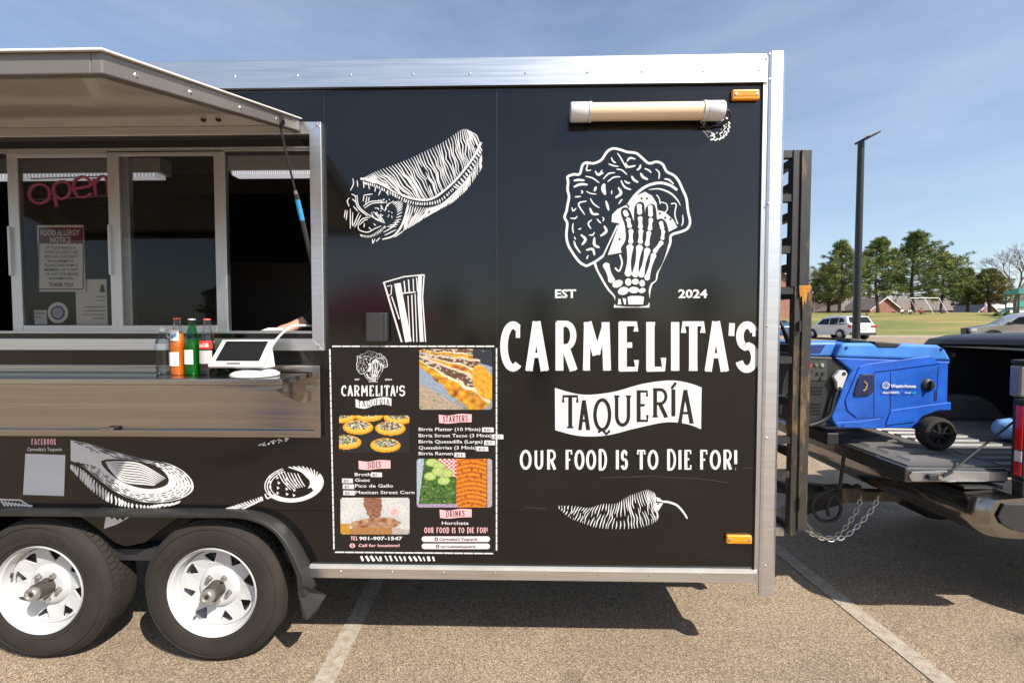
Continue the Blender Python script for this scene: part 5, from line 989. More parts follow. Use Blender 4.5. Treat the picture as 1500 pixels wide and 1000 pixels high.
# ------------------------------------------------------------------ pickup truck with its tailgate down
TK = thing('pickup_truck', 'dark grey pickup truck with lowered tailgate and open bed', 'truck', (4.5, 3.33, 0))
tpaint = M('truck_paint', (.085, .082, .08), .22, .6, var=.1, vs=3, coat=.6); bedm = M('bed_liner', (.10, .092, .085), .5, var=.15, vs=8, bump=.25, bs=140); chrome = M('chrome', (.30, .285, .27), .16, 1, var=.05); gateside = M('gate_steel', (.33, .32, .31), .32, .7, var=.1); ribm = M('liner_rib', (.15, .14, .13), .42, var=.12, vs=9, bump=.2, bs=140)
YN, YF, GZ = 2.5, 4.16, .895; gx0, gx1 = 2.145, 2.70; gy0, gy1 = 2.57, 4.08
tg = MB(); tg.box(gx0, gx1, gy0, gy1, GZ-.085, GZ); gate = tg.build('tailgate', tpaint, TK, bevel=.012, seg=3)
one('gate_liner', bedm, gate, 'box', gx0+.035, gx1-.01, gy0+.03, gy1-.03, GZ+.0005, GZ+.006)
for i in range(9):
    y = gy0+.10+i*.155; m = MB(); m.prism([(gx0+.10, GZ+.006), (gx0+.115, GZ+.017), (gx0+.40, GZ+.017), (gx0+.415, GZ+.006)], y, y+.095); m.build('gate_rib', ribm, gate)
for i in range(3): y = gy0+.03+i*.5; m = MB(); m.box(gx0+.02, gx0+.03, y+.2, y+.21, GZ, GZ+.003); m.build('gate_screw', screw_m, gate)
m = MB(); m.prism([(gx0+.03, GZ-.075), (gx1-.005, GZ-.068), (gx1-.005, GZ-.018), (gx0+.20, GZ-.014), (gx0+.03, GZ-.02), (gx0+.012, GZ-.045)], gy0-.010, gy0-.0005); m.build('gate_end_plate', gateside, gate, bevel=.003)
lx = at(1363, 697, Y=gy0).x; m = MB(); m.box(lx-.035, lx+.035, gy0-.032, gy0-.0105, GZ-.062, GZ-.028); lt_ = m.build('latch', plastic, gate, bevel=.006); one('latch_bolt', lug, lt_, 'box', lx+.012, lx+.032, gy0-.036, gy0-.0325, GZ-.052, GZ-.036)
m = MB(); m.tube([(lx+.055, gy0-.014, GZ-.04), (lx+.09, gy0-.016, GZ-.02), at(1484, 618, Y=2.60)], .0055, 8); cb = m.build('tailgate_cable', plastic, TK, smooth=True); m = MB(); m.tube([(lx+.055, gy0-.014, GZ-.04), (lx+.10, gy0-.016, GZ-.013)], .010, 8); m.build('cable_eye', blackm, cb)
# bed
one('bed_floor', bedm, TK, 'box', gx1+.005, 4.62, gy0, gy1, GZ-.05, GZ-.012)
for i in range(13):
    y = gy0+.05+i*.115; m = MB(); m.prism([(y, GZ-.012), (y+.010, GZ+.004), (y+.068, GZ+.004), (y+.078, GZ-.012)], gx1+.03, 4.6, ax='x'); m.build('bed_rib', ribm, TK)
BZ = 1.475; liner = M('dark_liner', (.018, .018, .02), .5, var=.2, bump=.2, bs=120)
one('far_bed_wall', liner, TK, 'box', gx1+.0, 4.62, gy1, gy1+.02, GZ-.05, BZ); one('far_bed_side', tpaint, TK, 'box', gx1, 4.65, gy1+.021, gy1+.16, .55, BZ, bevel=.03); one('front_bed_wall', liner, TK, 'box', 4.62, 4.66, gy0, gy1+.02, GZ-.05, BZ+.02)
one('far_rail_cap', plastic, TK, 'box', gx1, 4.65, gy1-.02, gy1+.17, BZ+.0005, BZ+.03, bevel=.012)
m = MB(); m.prism([(3.18, GZ-.012), (3.30, GZ+.14), (3.42, GZ+.20), (3.85, GZ+.20), (3.97, GZ+.14), (4.10, GZ-.012)], gy1-.20, gy1-.001); m.build('wheel_housing', bedm, TK, bevel=.03, seg=3)
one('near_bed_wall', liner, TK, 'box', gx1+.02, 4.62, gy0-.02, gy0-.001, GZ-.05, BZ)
nb = MB(); nb.prism([(YN-.01, .62), (YN-.035, .80), (YN-.035, 1.05), (YN-.01, 1.25), (YN+.0, BZ), (gy0-.022, BZ), (gy0-.022, .62)], gx1+.035, 4.65, ax='x'); nb.build('near_bed_side', tpaint, TK, bevel=.01)
one('near_rail_cap', plastic, TK, 'box', gx1-.0, 4.65, YN-.01, gy0+.01, BZ+.0005, BZ+.028, bevel=.012)
one('rail_end', gateside, TK, 'box', gx1-.012, gx1+.033, YN+.002, gy0+.0, 1.30, BZ-.001, bevel=.014)
tlr = M('tail_lens', (.55, .012, .012), .12, var=.1, coat=.8); tlw = M('clear_lens', (.62, .55, .55), .15, coat=.8); m = MB(); m.box(gx1-.02, gx1+.035, YN-.03, gy0-.03, .86, 1.295); tlo = m.build('tail_light', plastic, TK, bevel=.012)
one('red_lens', tlr, tlo, 'box', gx1-.026, gx1-.0205, YN-.022, gy0-.055, 1.02, 1.26, bevel=.003); one('red_lens', tlr, tlo, 'box', gx1-.026, gx1-.0205, YN-.022, gy0-.055, .88, .95, bevel=.003); one('clear_lens', tlw, tlo, 'box', gx1-.026, gx1-.0205, YN-.022, gy0-.055, .955, 1.015, bevel=.003)
one('corner_panel', tpaint, TK, 'box', gx1-.005, gx1+.034, YN-.02, gy0-.022, .70, .855, bevel=.01)
# bumper
bp_ = MB(); prof = [(2.43, .60), (2.40, .64), (2.395, .72), (2.42, .775), (2.62, .785), (2.66, .75), (2.66, .62), (2.55, .57), (2.46, .575)]
sec = []
for y, dx, dz in ((2.395, .14, .015), (2.40, .05, .006), (2.44, .01, 0), (2.52, 0, 0), (3.33, -.03, 0), (4.14, 0, 0), (4.22, .03, 0), (4.255, .12, .008), (4.26, .34, .02)): sec.append([(x+dx*(1 if x < 2.6 else .2), y, z+dz) for x, z in prof])
n = len(prof); bp_.add([p for s_ in sec for p in s_], [(i*n+j, i*n+(j+1) % n, (i+1)*n+(j+1) % n, (i+1)*n+j) for i in range(len(sec)-1) for j in range(n)]+[tuple(range(n)), tuple(range((len(sec)-1)*n, len(sec)*n))[::-1]])
bmp = bp_.build('rear_bumper', chrome, TK, smooth=True, fix=True)
m = MB(); m.prism([(2.47, .70), (2.49, .66), (2.54, .63), (2.62, .612), (3.1, .60), (3.1, .765), (2.50, .765)], YN-.115, YN-.104); m.build('bumper_recess', plastic, bmp, bevel=.004)
one('bumper_side', chrome, bmp, 'box', 2.56, 3.15, YN-.10, YN-.02, .585, .775, bevel=.02); one('bumper_step', plastic, bmp, 'box', 2.45, 2.66, 2.55, 4.1, .7855, .800); one('bumper_sensor', plastic, bmp, 'lathe', [(.0001, -.006), (.016, -.004), (.018, .01)], (2.392, 2.62, .69), 'x', 14)
m = MB(); m.box(2.42, 2.72, TG-.035, TG+.035, tz_-.035, tz_+.035); m.lathe([(.0001, .075), (.024, .06), (.026, .045), (.014, .03), (.014, -.02)], (2.435, TG, tz_+.01), 'z', 16); m.build('tow_hitch', rackr, TK)
# tonneau cover folded on the bed rails
tn = thing('tonneau_cover', 'black folded tonneau cover lying on the bed rails', 'cover', (4.1, 3.33, BZ)); ton = M('tonneau_vinyl', (.015, .016, .019), .38, var=.2, bump=.1, bs=180)
m = MB(); xs_ = [3.66, 3.70, 3.85, 4.1, 4.6]; zs_ = [.035, .075, .105, .12, .125]
for a, (x, dz) in enumerate(zip(xs_, zs_)):
    for y in [gy0-.03+(gy1-gy0+.16)*i/10 for i in range(11)]: m.v.append((x, y, BZ+.0+dz+.018*sin(pi*(y-gy0)/(gy1-gy0))))
m.f += [(a*11+i, a*11+i+1, (a+1)*11+i+1, (a+1)*11+i) for a in range(4) for i in range(10)]; m.m += [0]*40; o = m.build('cover_panel', ton, tn, smooth='all'); md = o.modifiers.new('s', 'SOLIDIFY'); md.thickness = .028
one('edge_strip', M('grey_strip', (.32, .29, .25), .4, .5), tn, 'box', 3.675, 3.69, gy0+.3, gy1+.1, BZ+.030, BZ+.046); one('bow', blackm, tn, 'box', 3.72, 4.6, gy1-.16, gy1-.08, BZ+.0305, BZ+.055)
one('fold_clamp', lug, tn, 'box', 3.72, 3.75, gy1-.06, gy1-.03, BZ-.06, BZ-.02)
# cab and wheels
m = MB(); cabp = [(4.68, .55), (7.9, .55), (8.35, .62), (8.4, 1.0), (8.2, 1.12), (6.75, 1.2), (6.15, 1.83), (5.9, 1.9), (5.0, 1.9), (4.72, 1.8), (4.68, 1.2)]; m.prism(cabp, YN-.03, gy1+.17); m.build('cab', tpaint, TK, bevel=.08, seg=3)
one('rear_window', M('dark_glass', (.01, .011, .012), .06), TK, 'box', 4.672, 4.679, 2.75, 3.95, 1.32, 1.72); m = MB(); m.prism([(4.95, 1.28), (6.5, 1.28), (6.1, 1.74), (5.0, 1.76)], YN-.034, YN-.031); m.build('side_window', MATS['dark_glass'], TK)
for xw, y in ((3.65, YN-.02), (7.4, YN-.02), (3.65, gy1-.12), (7.4, gy1-.12)):
    m = MB(); m.lathe([(.24, 0), (.36, .0), (.39, .03), (.39, .23), (.36, .26), (.24, .26)], (xw, y, .39), 'y', 36); t_ = m.build('wheel', rubber, TK, smooth=True); m = MB(); m.lathe([(.0001, .02), (.1, .01), (.22, .03), (.245, .01), (.245, .22)], (xw, y, .39), 'y', 24); m.build('rim', chrome, t_, smooth=True)
# snack bag in the bed
p = at(1475, 588, Y=3.2); m = MB(); bagp = [(1461, 590), (1464, 580), (1472, 573), (1484, 571), (1500, 573), (1508, 585), (1505, 600), (1490, 606), (1476, 604), (1466, 600)]
for k, (sc_, dy) in enumerate(((.3, -.09), (.8, -.06), (1, 0), (.8, .06), (.3, .09))): m.v += [tuple(at(1484+(u-1484)*sc_, 589+(v-589)*sc_, Y=3.15)+Vector((0, dy, .0))) for u, v in bagp]
m.f += [(k*10+i, k*10+(i+1) % 10, (k+1)*10+(i+1) % 10, (k+1)*10+i) for k in range(4) for i in range(10)]+[tuple(range(10))[::-1], tuple(range(40, 50))]; m.m = [0]*len(m.f)
zmin = min(v[2] for v in m.v); m.v = [(x, y, z-zmin+GZ+.005) for x, y, z in m.v]; bag = thing('plastic_bag', 'blue and white plastic bag with a red patch lying in the truck bed', 'bag', (p.x, 3.15, GZ+.005)); m.build('wrapper', M('bag_film', (.20, .36, .62), .25, var=.5, vs=12, bump=.6, bs=25, dist=.01), bag, smooth='all'); q = MB(); q.lathe([(.0001, -.010), (.03, -.006), (.045, .012)], (p.x+.02, 3.062, GZ+.13), 'y', 12); q.build('red_patch', M('bag_red', (.6, .02, .04), .35), bag)

# ------------------------------------------------------------------ generator standing on the tailgate
GY0, GY1 = 3.0, 3.52; GN = thing('generator', 'blue inverter generator with black wheels standing on the lowered tailgate', 'generator', (2.42, 3.26, GZ))
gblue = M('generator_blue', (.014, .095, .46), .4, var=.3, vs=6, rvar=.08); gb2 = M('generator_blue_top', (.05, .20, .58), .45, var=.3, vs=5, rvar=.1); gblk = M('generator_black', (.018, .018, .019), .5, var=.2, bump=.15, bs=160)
def G(u, v, y=GY0): p = at(1170+u/5.554, 485+v/5.554, Y=y); return (p.x, p.z)
low = [(310, 780), (280, 735), (268, 700), (375, 425), (432, 322), (295, 212), (1245, 245), (1222, 272), (1214, 570), (1232, 590), (1226, 640), (1185, 655), (1120, 650), (1040, 672), (985, 725), (962, 795)]
zg = GZ+.075
bd = MB(); bd.prism([G(*q) for q in low], GY0, GY1); bd.build('housing', gblue, GN, bevel=.014, seg=3, fix=True)
topp = [(296, 211), (352, 98), (620, 96), (810, 100), (1135, 112), (1195, 152), (1246, 243)]
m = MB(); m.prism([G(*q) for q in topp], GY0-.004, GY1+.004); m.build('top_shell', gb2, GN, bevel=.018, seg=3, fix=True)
m = MB(); m.prism([G(70, 205), G(75, 92), G(340, 92), G(290, 208)], GY0+.03, GY1-.03); m.build('front_cowl', gb2, GN, bevel=.012, fix=True)
m = MB(); m.prism([G(95, 118), G(240, 112), G(200, 180), G(95, 178)], GY0+.026, GY0+.0298); m.build('cowl_recess', M('navy', (.012, .035, .16), .4), GN)
m = MB(); m.prism([G(75, 206), G(288, 212), G(420, 322), G(365, 420), G(262, 700), G(235, 780), G(70, 790)], GY0+.02, GY1-.02); m.build('front_panel', gblk, GN, bevel=.008, fix=True)
for i in range(9):
    if i in (3, 4): continue
    a = G(80, 450+i*27); b = G(215-i*2, 455+i*27); m = MB(); m.box(a[0], b[0], GY0+.012, GY0+.0195, a[1]-.005, a[1]+.005); m.build('vent_slat', blackm, GN)
m = MB(); a, b = G(85, 240), G(240, 400); m.box(a[0], b[0], GY0+.014, GY0+.0195, b[1], a[1]); cp = m.build('control_panel', M('panel_grey', (.05, .05, .045), .4), GN)
for (u, v, r_, mt) in ((100, 280, .013, redl), (150, 275, .012, M('panel_green', (.10, .16, .08), .5)), (200, 278, .014, M('panel_dial', (.3, .3, .26), .4)), (110, 330, .011, plastic), (165, 345, .012, plastic), (210, 345, .012, plastic), (190, 385, .010, plastic)):
    c = G(u, v); m = MB(); m.lathe([(.0001, -.008), (r_*.8, -.008), (r_, 0)], (c[0], GY0+.0138, c[1]), 'y', 14); m.build('socket', mt, cp)
m = MB(); m.prism([G(*q) for q in ((490, 285), (560, 264), (1070, 200), (1150, 262), (700, 322), (610, 332), (590, 352), (490, 352), (430, 520), (470, 705), (390, 640), (375, 560))], GY0-.007, GY0-.0005); m.build('side_moulding', gblue, GN, bevel=.004, fix=True)
m = MB(); m.prism([G(*q) for q in ((745, 640), (1232, 575), (1228, 640), (1130, 640), (1000, 690), (940, 735), (700, 765))], GY0-.008, GY0-.0005); m.build('lower_moulding', gblue, GN, bevel=.005, fix=True)
m = MB(); m.prism([G(*q) for q in ((310, 780), (290, 740), (480, 730), (660, 705), (700, 770), (690, 790))], GY0-.008, GY0-.0006); m.build('lower_moulding', gblue, GN, bevel=.005, fix=True)
fr_ = [(505, 352), (580, 345), (602, 365), (598, 490), (575, 515), (455, 522), (438, 505), (475, 380)]
m = MB(); m.prism([G(*q) for q in fr_], GY0-.014, GY0-.0072); wn = m.build('hatch_frame', gblk, GN, bevel=.003, fix=True); ins_ = [(520+(u-520)*.80, 435+(v-435)*.82) for u, v in fr_]; m = MB(); m.prism([G(*q) for q in ins_], GY0-.0155, GY0-.0142); m.build('hatch_window', M('hatch_navy', (.008, .02, .10), .15), wn, fix=True)
m = MB(); m.tube([Vector((G(u, v)[0], GY0-.018, G(u, v)[1])) for u, v in ((515, 405), (538, 430), (528, 465), (508, 482))], .005, 6); m.build('fuel_hose', M('hose_yellow', (.5, .33, .06), .4), wn, smooth=True)
c = G(1050, 437); m = MB(); m.lathe([(.0001, -.018), (.030, -.016), (.041, -.006), (.043, 0)], (c[0], GY0, c[1]), 'y', 24); kn = m.build('fuel_knob', gblk, GN, smooth=True); one('knob_grip', gblk, kn, 'box', c[0]-.006, c[0]+.006, GY0-.034, GY0-.016, c[1]-.032, c[1]+.032, bevel=.004)
m = MB(); m.prism([G(*q) for q in ((318, 318), (365, 316), (384, 345), (336, 475), (300, 480), (292, 410), (268, 372))], GY0-.02, GY0+.012); hd = m.build('handle_bracket', M('bracket_grey', (.52, .51, .50), .4), GN, bevel=.006, fix=True)
for u, v in ((352, 342), (318, 462)): c = G(u, v); m = MB(); m.lathe([(.0001, -.006), (.010, -.005), (.012, 0)], (c[0], GY0-.0205, c[1]), 'y', 12); m.build('bolt', plastic, hd)
m = MB(); m.tube(spline([Vector((G(u, v)[0], GY0-.006, G(u, v)[1])) for u, v in ((308, 470), (280, 560), (245, 680), (170, 735), (80, 765))], 6), .012, 10); m.build('pull_handle', gblk, GN, smooth=True)
m = MB(); m.prism([G(*q) for q in ((602, 82), (655, 84), (800, 96), (828, 104), (795, 132), (640, 132), (612, 100))], GY0-.010, GY0+.05); m.prism([G(*q) for q in ((480, 60), (600, 72), (640, 96), (470, 92))], GY0+.06, GY0+.2); m.build('carry_grip', gblk, GN, bevel=.006, fix=True)
for u, v in ((384, 134), (1155, 145), (352, 762), (705, 772)): c = G(u, v); m = MB(); m.lathe([(.0001, -.0075), (.008, -.007), (.009, 0)], (c[0], GY0-.003, c[1]), 'y', 12); m.build('screw_plug', M('navy', (.012, .035, .16), .4), GN)
def gfn(u, v, l): p = G(u, v); return (p[0], GY0-.0076-.0005*l, p[1])
lettering('Westinghouse', gfn, 740, 945, 457, 28, white, GN, .03, 2); lettering('iGen11000DFc', gfn, 674, 812, 505, 18, white, GN, .03, 2); lettering('Dual', gfn, 856, 897, 505, 17, white, GN, .01, 2); lettering('Fuel', gfn, 898, 944, 505, 17, M('cyan_print', (.05, .5, .75), .4), GN, .01, 2)
A = Art(gfn); A.stroke([(702+27*cos(t), 439+26*sin(t)) for t in [2*pi*i/24 for i in range(24)]], 5, 2, closed=True); A.stroke([(684, 430), (692, 449), (702, 432), (712, 449), (720, 430)], 4, 2, cap=False); A.stroke([(688, 455), (716, 455)], 4, 2)
for u in (684, 702, 720): A.ell(u, 427, 4, 4, layer=2, n=8)
A.build('round_logo', white, GN)
for yy in (GY0-.10, GY1+.02):
    c = G(1166, 795, GY0-.1); wr = .102; cz = GZ+.0075+wr; m = MB(); m.lathe([(.066, .01), (.082, 0), (.096, .006), (wr, .02), (wr, .07), (.096, .084), (.066, .08)], (c[0], yy, cz), 'y', 36); w_ = m.build('wheel', rubber, GN, smooth=True)
    m = MB(); m.lathe([(.0001, .012), (.02, .01), (.026, .02), (.062, .03), (.066, .012), (.072, .012)], (c[0], yy, cz), 'y', 28); m.build('rim', gblk, w_, smooth=True)
    for i in range(7): t = 2*pi*i/7; m = MB(); m.bar((c[0]+.024*cos(t), yy+.014, cz+.024*sin(t)), (c[0]+.064*cos(t), yy+.014, cz+.064*sin(t)), .02, .012); m.build('spoke', gblk, w_)
m = MB(); m.tube([(c[0], GY0-.05, cz), (c[0], GY1+.05, cz)], .012, 8); m.build('axle', blackm, GN)
a = G(285, 860); m = MB(); m.box(a[0]-.03, a[0]+.05, GY0+.02, GY1-.02, GZ+.0075, GZ+.09); m.build('foot', gblk, GN, bevel=.01); m = MB(); a = G(1214, 360); m.box(a[0]-.004, a[0]+.025, GY0+.1, GY0+.2, a[1]-.03, a[1]+.02); m.build('exhaust', gateside, GN)

# moulding seams, cooling slots and scuffs on the generator's side
for (u0, v0, u1, v1) in ((612, 345, 612, 700), (748, 330, 745, 640), (1135, 290, 1120, 560), (470, 705, 690, 700)):
    a, b = G(u0, v0), G(u1, v1); m = MB(); m.bar((a[0], GY0-.0010, a[1]), (b[0], GY0-.0010, b[1]), .0022, .0022); m.build('seam', gblk, GN)
for i in range(6):
    a = G(1108, 486+i*15); m = MB(); m.box(a[0]-.006, a[0]+.006, GY0-.0025, GY0-.0003, a[1]-.0035, a[1]+.0035); m.build('vent_slot', gblk, GN)
A = Art(lambda u, v, l: (G(u, v)[0], GY0-.0012-.00005*l, G(u, v)[1])); rs = random.Random(5)
for i in range(26):
    u, v = rs.uniform(620, 1180), rs.uniform(340, 770); ln = rs.uniform(4, 26); A.stroke([(u, v), (u+ln, v+rs.uniform(-6, 6))], rs.uniform(.7, 1.8), 1, taper=.8, cap=False)
tag(A.build('scuff_marks', M('scuff', (.16, .26, .52), .6), GN), kind='stuff')
# people added behind the viewer, out of sight, to fill the reflections
for lb, x, y, sh_, c_ in (('unseen person in a blue shirt, added behind the viewer to reflect in the steel panel', -3.3, -1.6, 'blue', (.05, .12, .42)), ('unseen person in a dark coat, added across the lot to reflect in the black side', .35, -4.2, 'coat', (.02, .02, .022)), ('unseen person in a maroon top, added across the lot to reflect in the black side', -1.2, -6.0, 'maroon', (.25, .03, .06))):
    person(lb, (x, y, -.05), pi, STAND, cloth(sh_, c_), cloth('denim', (.05, .11, .33)), hairb, 1)
# ------------------------------------------------------------------ background
rb = random.Random(11)
def spot(px, Y): x = at(px, 470, Y=Y).x; return Vector((x, Y, g(x, Y)+(.12 if Y > 42 else 0)))
# lamp post
p = spot(1254.5, 11.0); LP = thing('lamp_post', 'tall black lamp post with a flat lamp head', 'lamp post', p); pm = M('post_black', (.014, .014, .015), .4, var=.2)
hz_l = at(1253, 208, Y=11).z; m = MB(); m.tube([(p.x, p.y, p.z+.55), (p.x, p.y, hz_l)], [.085, .068], 16); m.build('pole', pm, LP, smooth=True)
m = MB(); m.lathe([(.0001, .55), (.26, .55), (.28, .5), (.28, 0)], p, 'z', 24); m.build('plinth', conc, LP, smooth=True)
a = Vector((p.x, p.y, hz_l-.08)); b = at(1262, 206, Y=11); e = at(1279, 198, Y=11); m = MB(); m.bar(a, b, .07, .06); m.build('arm', pm, LP)
m = MB(); m.bar(b, e, .46, .05); hd_ = m.build('lamp_head', pm, LP, bevel=.01); m = MB(); dn = Vector((0, 0, -.034)); m.bar(b+dn, e-(e-b)*.1+dn, .36, .006); m.build('lamp_lens', M('lens_grey', (.35, .35, .33), .3), hd_)
# cars
glassd = M('car_glass', (.012, .014, .016), .15, var=.0, spec=.12); tailr = M('car_tail', (.45, .01, .012), .15, coat=.6); alloy = M('alloy', (.42, .42, .43), .3, .9)
def car(name, label, loc, rz, paint, prof, roof, wins, Lh, W_, belt, zr, wheels, lights, extra=()):
    root = thing(name, label, 'car', loc, None, rz, local=True)
    def hw(z, x=0): 
        k = 0 if z <= belt else (z-belt)/(zr-belt); e_ = max(0, abs(x)/Lh-.82)/.18; return W_/2*(1-.04*max(0, .5-z))*(1-.2*k)*(1-.13*e_*e_)
    m = MB(); n = len(prof); v = [(x, -hw(z, x), z) for x, z in prof]+[(x, hw(z, x), z) for x, z in prof]
    m.add(v, [tuple(range(n)), tuple(range(n, 2*n))[::-1]]+[(i, n+i, n+(i+1) % n, (i+1) % n) for i in range(n)]); m.build('car_body', paint, root, bevel=.05, seg=2, fix=True)
    for w_ in wins:
        for s_ in (-1, 1): m = MB(); m.add([(x, s_*(hw(z, x)+.012), z) for x, z in w_], [tuple(range(len(w_)))]); m.build('side_window', glassd, root)
    for (x0, z0, x1, z1) in roof:            # windscreen and rear glass
        m = MB(); m.add([(x0, -hw(z0)*.86, z0), (x0, hw(z0)*.86, z0), (x1, hw(z1)*.86, z1), (x1, -hw(z1)*.86, z1)], [(0, 1, 2, 3)]); m.build('screen', glassd, root)
    for x in wheels:
        for s_ in (-1, 1):
            y = s_*(W_/2-.22); q = MB(); q.lathe([(.2, -.02), (.33, -.02), (.36, .02), (.36, .2), (.33, .235), (.2, .235)], (x, y-(.0 if s_ > 0 else .215), .36), 'y', 28); wo = q.build('wheel', rubber, root, smooth=True)
            yo = W_/2+.012; q = MB(); q.lathe([(.0001, 0), (.05, .0), (.06, .02), (.20, .02), (.235, 0)], (x, s_*yo-(0 if s_ > 0 else 0), .36), 'y', 20); q.build('rim', alloy, wo, smooth=True)
            q = MB(); q.lathe([(.37, 0), (.43, 0)], (x, s_*(W_/2+.006), .36), 'y', 28, a0=0, a1=pi); q.build('arch', plastic, root)
    for (x0, x1, y0, y1, z0, z1, mt) in lights:
        for s_ in (-1, 1): m = MB(); m.box(x0, x1, min(s_*y0, s_*y1), max(s_*y0, s_*y1), z0, z1); m.build('light', mt, root, bevel=.02)
    for nm, mt, bx_ in extra: one(nm, mt, root, 'box', *bx_, bevel=.01)
    return root
suvp = [(-2.38, .35), (2.3, .32), (2.42, .45), (2.42, .75), (2.3, .92), (1.35, 1.08), (.55, 1.62), (.2, 1.72), (-1.2, 1.76), (-1.85, 1.70), (-2.15, 1.25), (-2.42, 1.08), (-2.45, .6)]
suvw = [[(.95, 1.12), (.5, 1.52), (-.25, 1.60), (-.28, 1.10)], [(-.34, 1.10), (-.31, 1.60), (-1.15, 1.62), (-1.2, 1.10)], [(-1.27, 1.10), (-1.22, 1.62), (-1.62, 1.56), (-1.95, 1.16)]]
wp_ = M('car_white', (.78, .78, .78), .2, var=.03, coat=.7); lens_w = M('lamp_clear', (.6, .6, .6), .1, coat=.5)
sv = [(1.25, 1.12, .62, 1.58), (-1.93, 1.66, -2.20, 1.22)]
p = spot(1228, 35.5); car('suv', 'white suv parked at the kerb with its red tail lights towards us', p, radians(93), wp_, suvp, sv, suvw, 2.45, 1.98, .98, 1.76, (1.5, -1.45), [(-2.46, -2.2, .55, .98, .90, 1.06, tailr), (2.2, 2.43, .5, .9, .68, .84, lens_w)], [('licence_plate', whitep, (-2.475, -2.452, -.26, .26, .72, .86)), ('bumper', plastic, (-2.47, -2.30, -.92, .92, .36, .52)), ('roof_rail', alu_d, (-1.5, .2, -.66, -.62, 1.775, 1.81)), ('roof_rail', alu_d, (-1.5, .2, .62, .66, 1.775, 1.81))])
sedp = [(-2.3, .32), (2.2, .28), (2.32, .45), (2.3, .68), (2.15, .78), (1.05, .95), (.35, 1.38), (-.1, 1.46), (-.9, 1.44), (-1.65, 1.08), (-2.25, 1.0), (-2.33, .6)]
p = spot(1126, 35.0); car('sedan', 'blue sedan beyond the tongue rack with red tail lamp', p, radians(92), M('car_blue', (.03, .08, .18), .2, .3, var=.08, coat=.7), sedp, [(.98, .99, .38, 1.36), (-1.6, 1.10, -.95, 1.42)], [[(.75, .98), (.3, 1.33), (-.3, 1.40), (-.32, .97)], [(-.38, .97), (-.36, 1.40), (-.85, 1.38), (-1.4, 1.05)]], 2.33, 1.84, .9, 1.46, (1.4, -1.35), [(-2.34, -2.1, .5, .9, .78, .94, tailr), (2.05, 2.3, .5, .85, .6, .72, lens_w)])
p = spot(1501, 30); car('suv', 'silver suv parked side-on beyond the truck bed with black mirror', p, radians(150), M('car_silver', (.46, .46, .46), .25, .6, var=.06, coat=.6), [(x, z*1.02) for x, z in suvp], sv, suvw, 2.45, 1.95, 1.0, 1.80, (1.5, -1.45), [(2.2, 2.44, .5, .93, .70, .88, lens_w), (-2.46, -2.2, .55, .98, .90, 1.06, tailr)], [('mirror', plastic, (.78, .98, -1.18, -.96, 1.08, 1.24)), ('mirror', plastic, (.78, .98, .96, 1.18, 1.08, 1.24)), ('door_handle', plastic, (-.1, .06, .985, 1.0, .98, 1.01)), ('door_handle', plastic, (-1.05, -.9, .985, 1.0, .98, 1.01)), ('bull_bar', plastic, (2.42, 2.56, -.5, .5, .45, .9))]).scale = (1.12, 1.12, 1.12)

# trees
bark = M('bark', (.085, .06, .045), .9, var=.35, vs=5, bump=.5, bs=12, dist=.03)
def leafm(n, c): 
    m = M(n, c, .75, var=.45, vs=1.1, spec=.2); return m
pineg = leafm('pine_green', (.125, .17, .055)); pinel = leafm('pine_light', (.22, .245, .08)); pineo = leafm('pine_olive', (.17, .14, .06))
def pine_mesh(seed, h, rad, mats, lean=0, bare=.22):
    r_ = random.Random(seed); tr = MB(); kx = lambda z: .25*sin(z*.5+seed); path = [(kx(z), .15*cos(z*.4+seed), z) for z in [h*i/12 for i in range(13)]]; tr.tube(path, [.26*(1-i/13.5)+.02 for i in range(13)], 8)
    cr = MB(); n = 104
    for i in range(n):
        f = bare+(1-bare)*(i/n)**.9; z = h*f; t = (f-bare)/(1-bare); prof_ = (.62+.5*sin(pi*min(1, t*1.25)))*(1-t**2.2)+.10
        az = i*2.399+r_.uniform(-.5, .5); ln = 1.12*rad*prof_*r_.uniform(.62, 1.12)*(1+lean*cos(az)); rise = r_.uniform(-.05, .28)+.35*t; ox_, oy_ = kx(z), .15*cos(z*.4+seed)
        P0 = Vector((ox_, oy_, z)); P1 = P0+Vector((cos(az)*ln*.55, sin(az)*ln*.55, ln*rise*.4)); P2 = P0+Vector((cos(az)*ln, sin(az)*ln, ln*rise)); tr.tube([P0, P1, P2], [.06*(1-t)+.025, .035, .012], 5)
        mi = 0 if r_.random() < .62 else 1
        for k in range(7):
            s_ = .38+.64*k/6; c = (P0.lerp(P1, s_*2) if s_ < .5 else P1.lerp(P2, min(1.08, s_*2-1)))+Vector((r_.gauss(0, .22), r_.gauss(0, .22), r_.gauss(.05, .14))); R = r_.uniform(.28, .55)
            for q in range(34):
                d = Vector((r_.gauss(0, 1), r_.gauss(0, 1), r_.gauss(.35, .8))).normalized(); st_ = c+d*R*r_.uniform(.05, .45); en = c+d*R*r_.uniform(.75, 1.2); sd = d.cross(Vector((r_.gauss(0, 1), r_.gauss(0, 1), r_.gauss(0, 1)))).normalized()*.034
                cr.add([st_-sd, st_+sd, en+sd*.5, en-sd*.5], [(0, 1, 2, 3)], mi)
    return tr, cr, mats
PV = {}
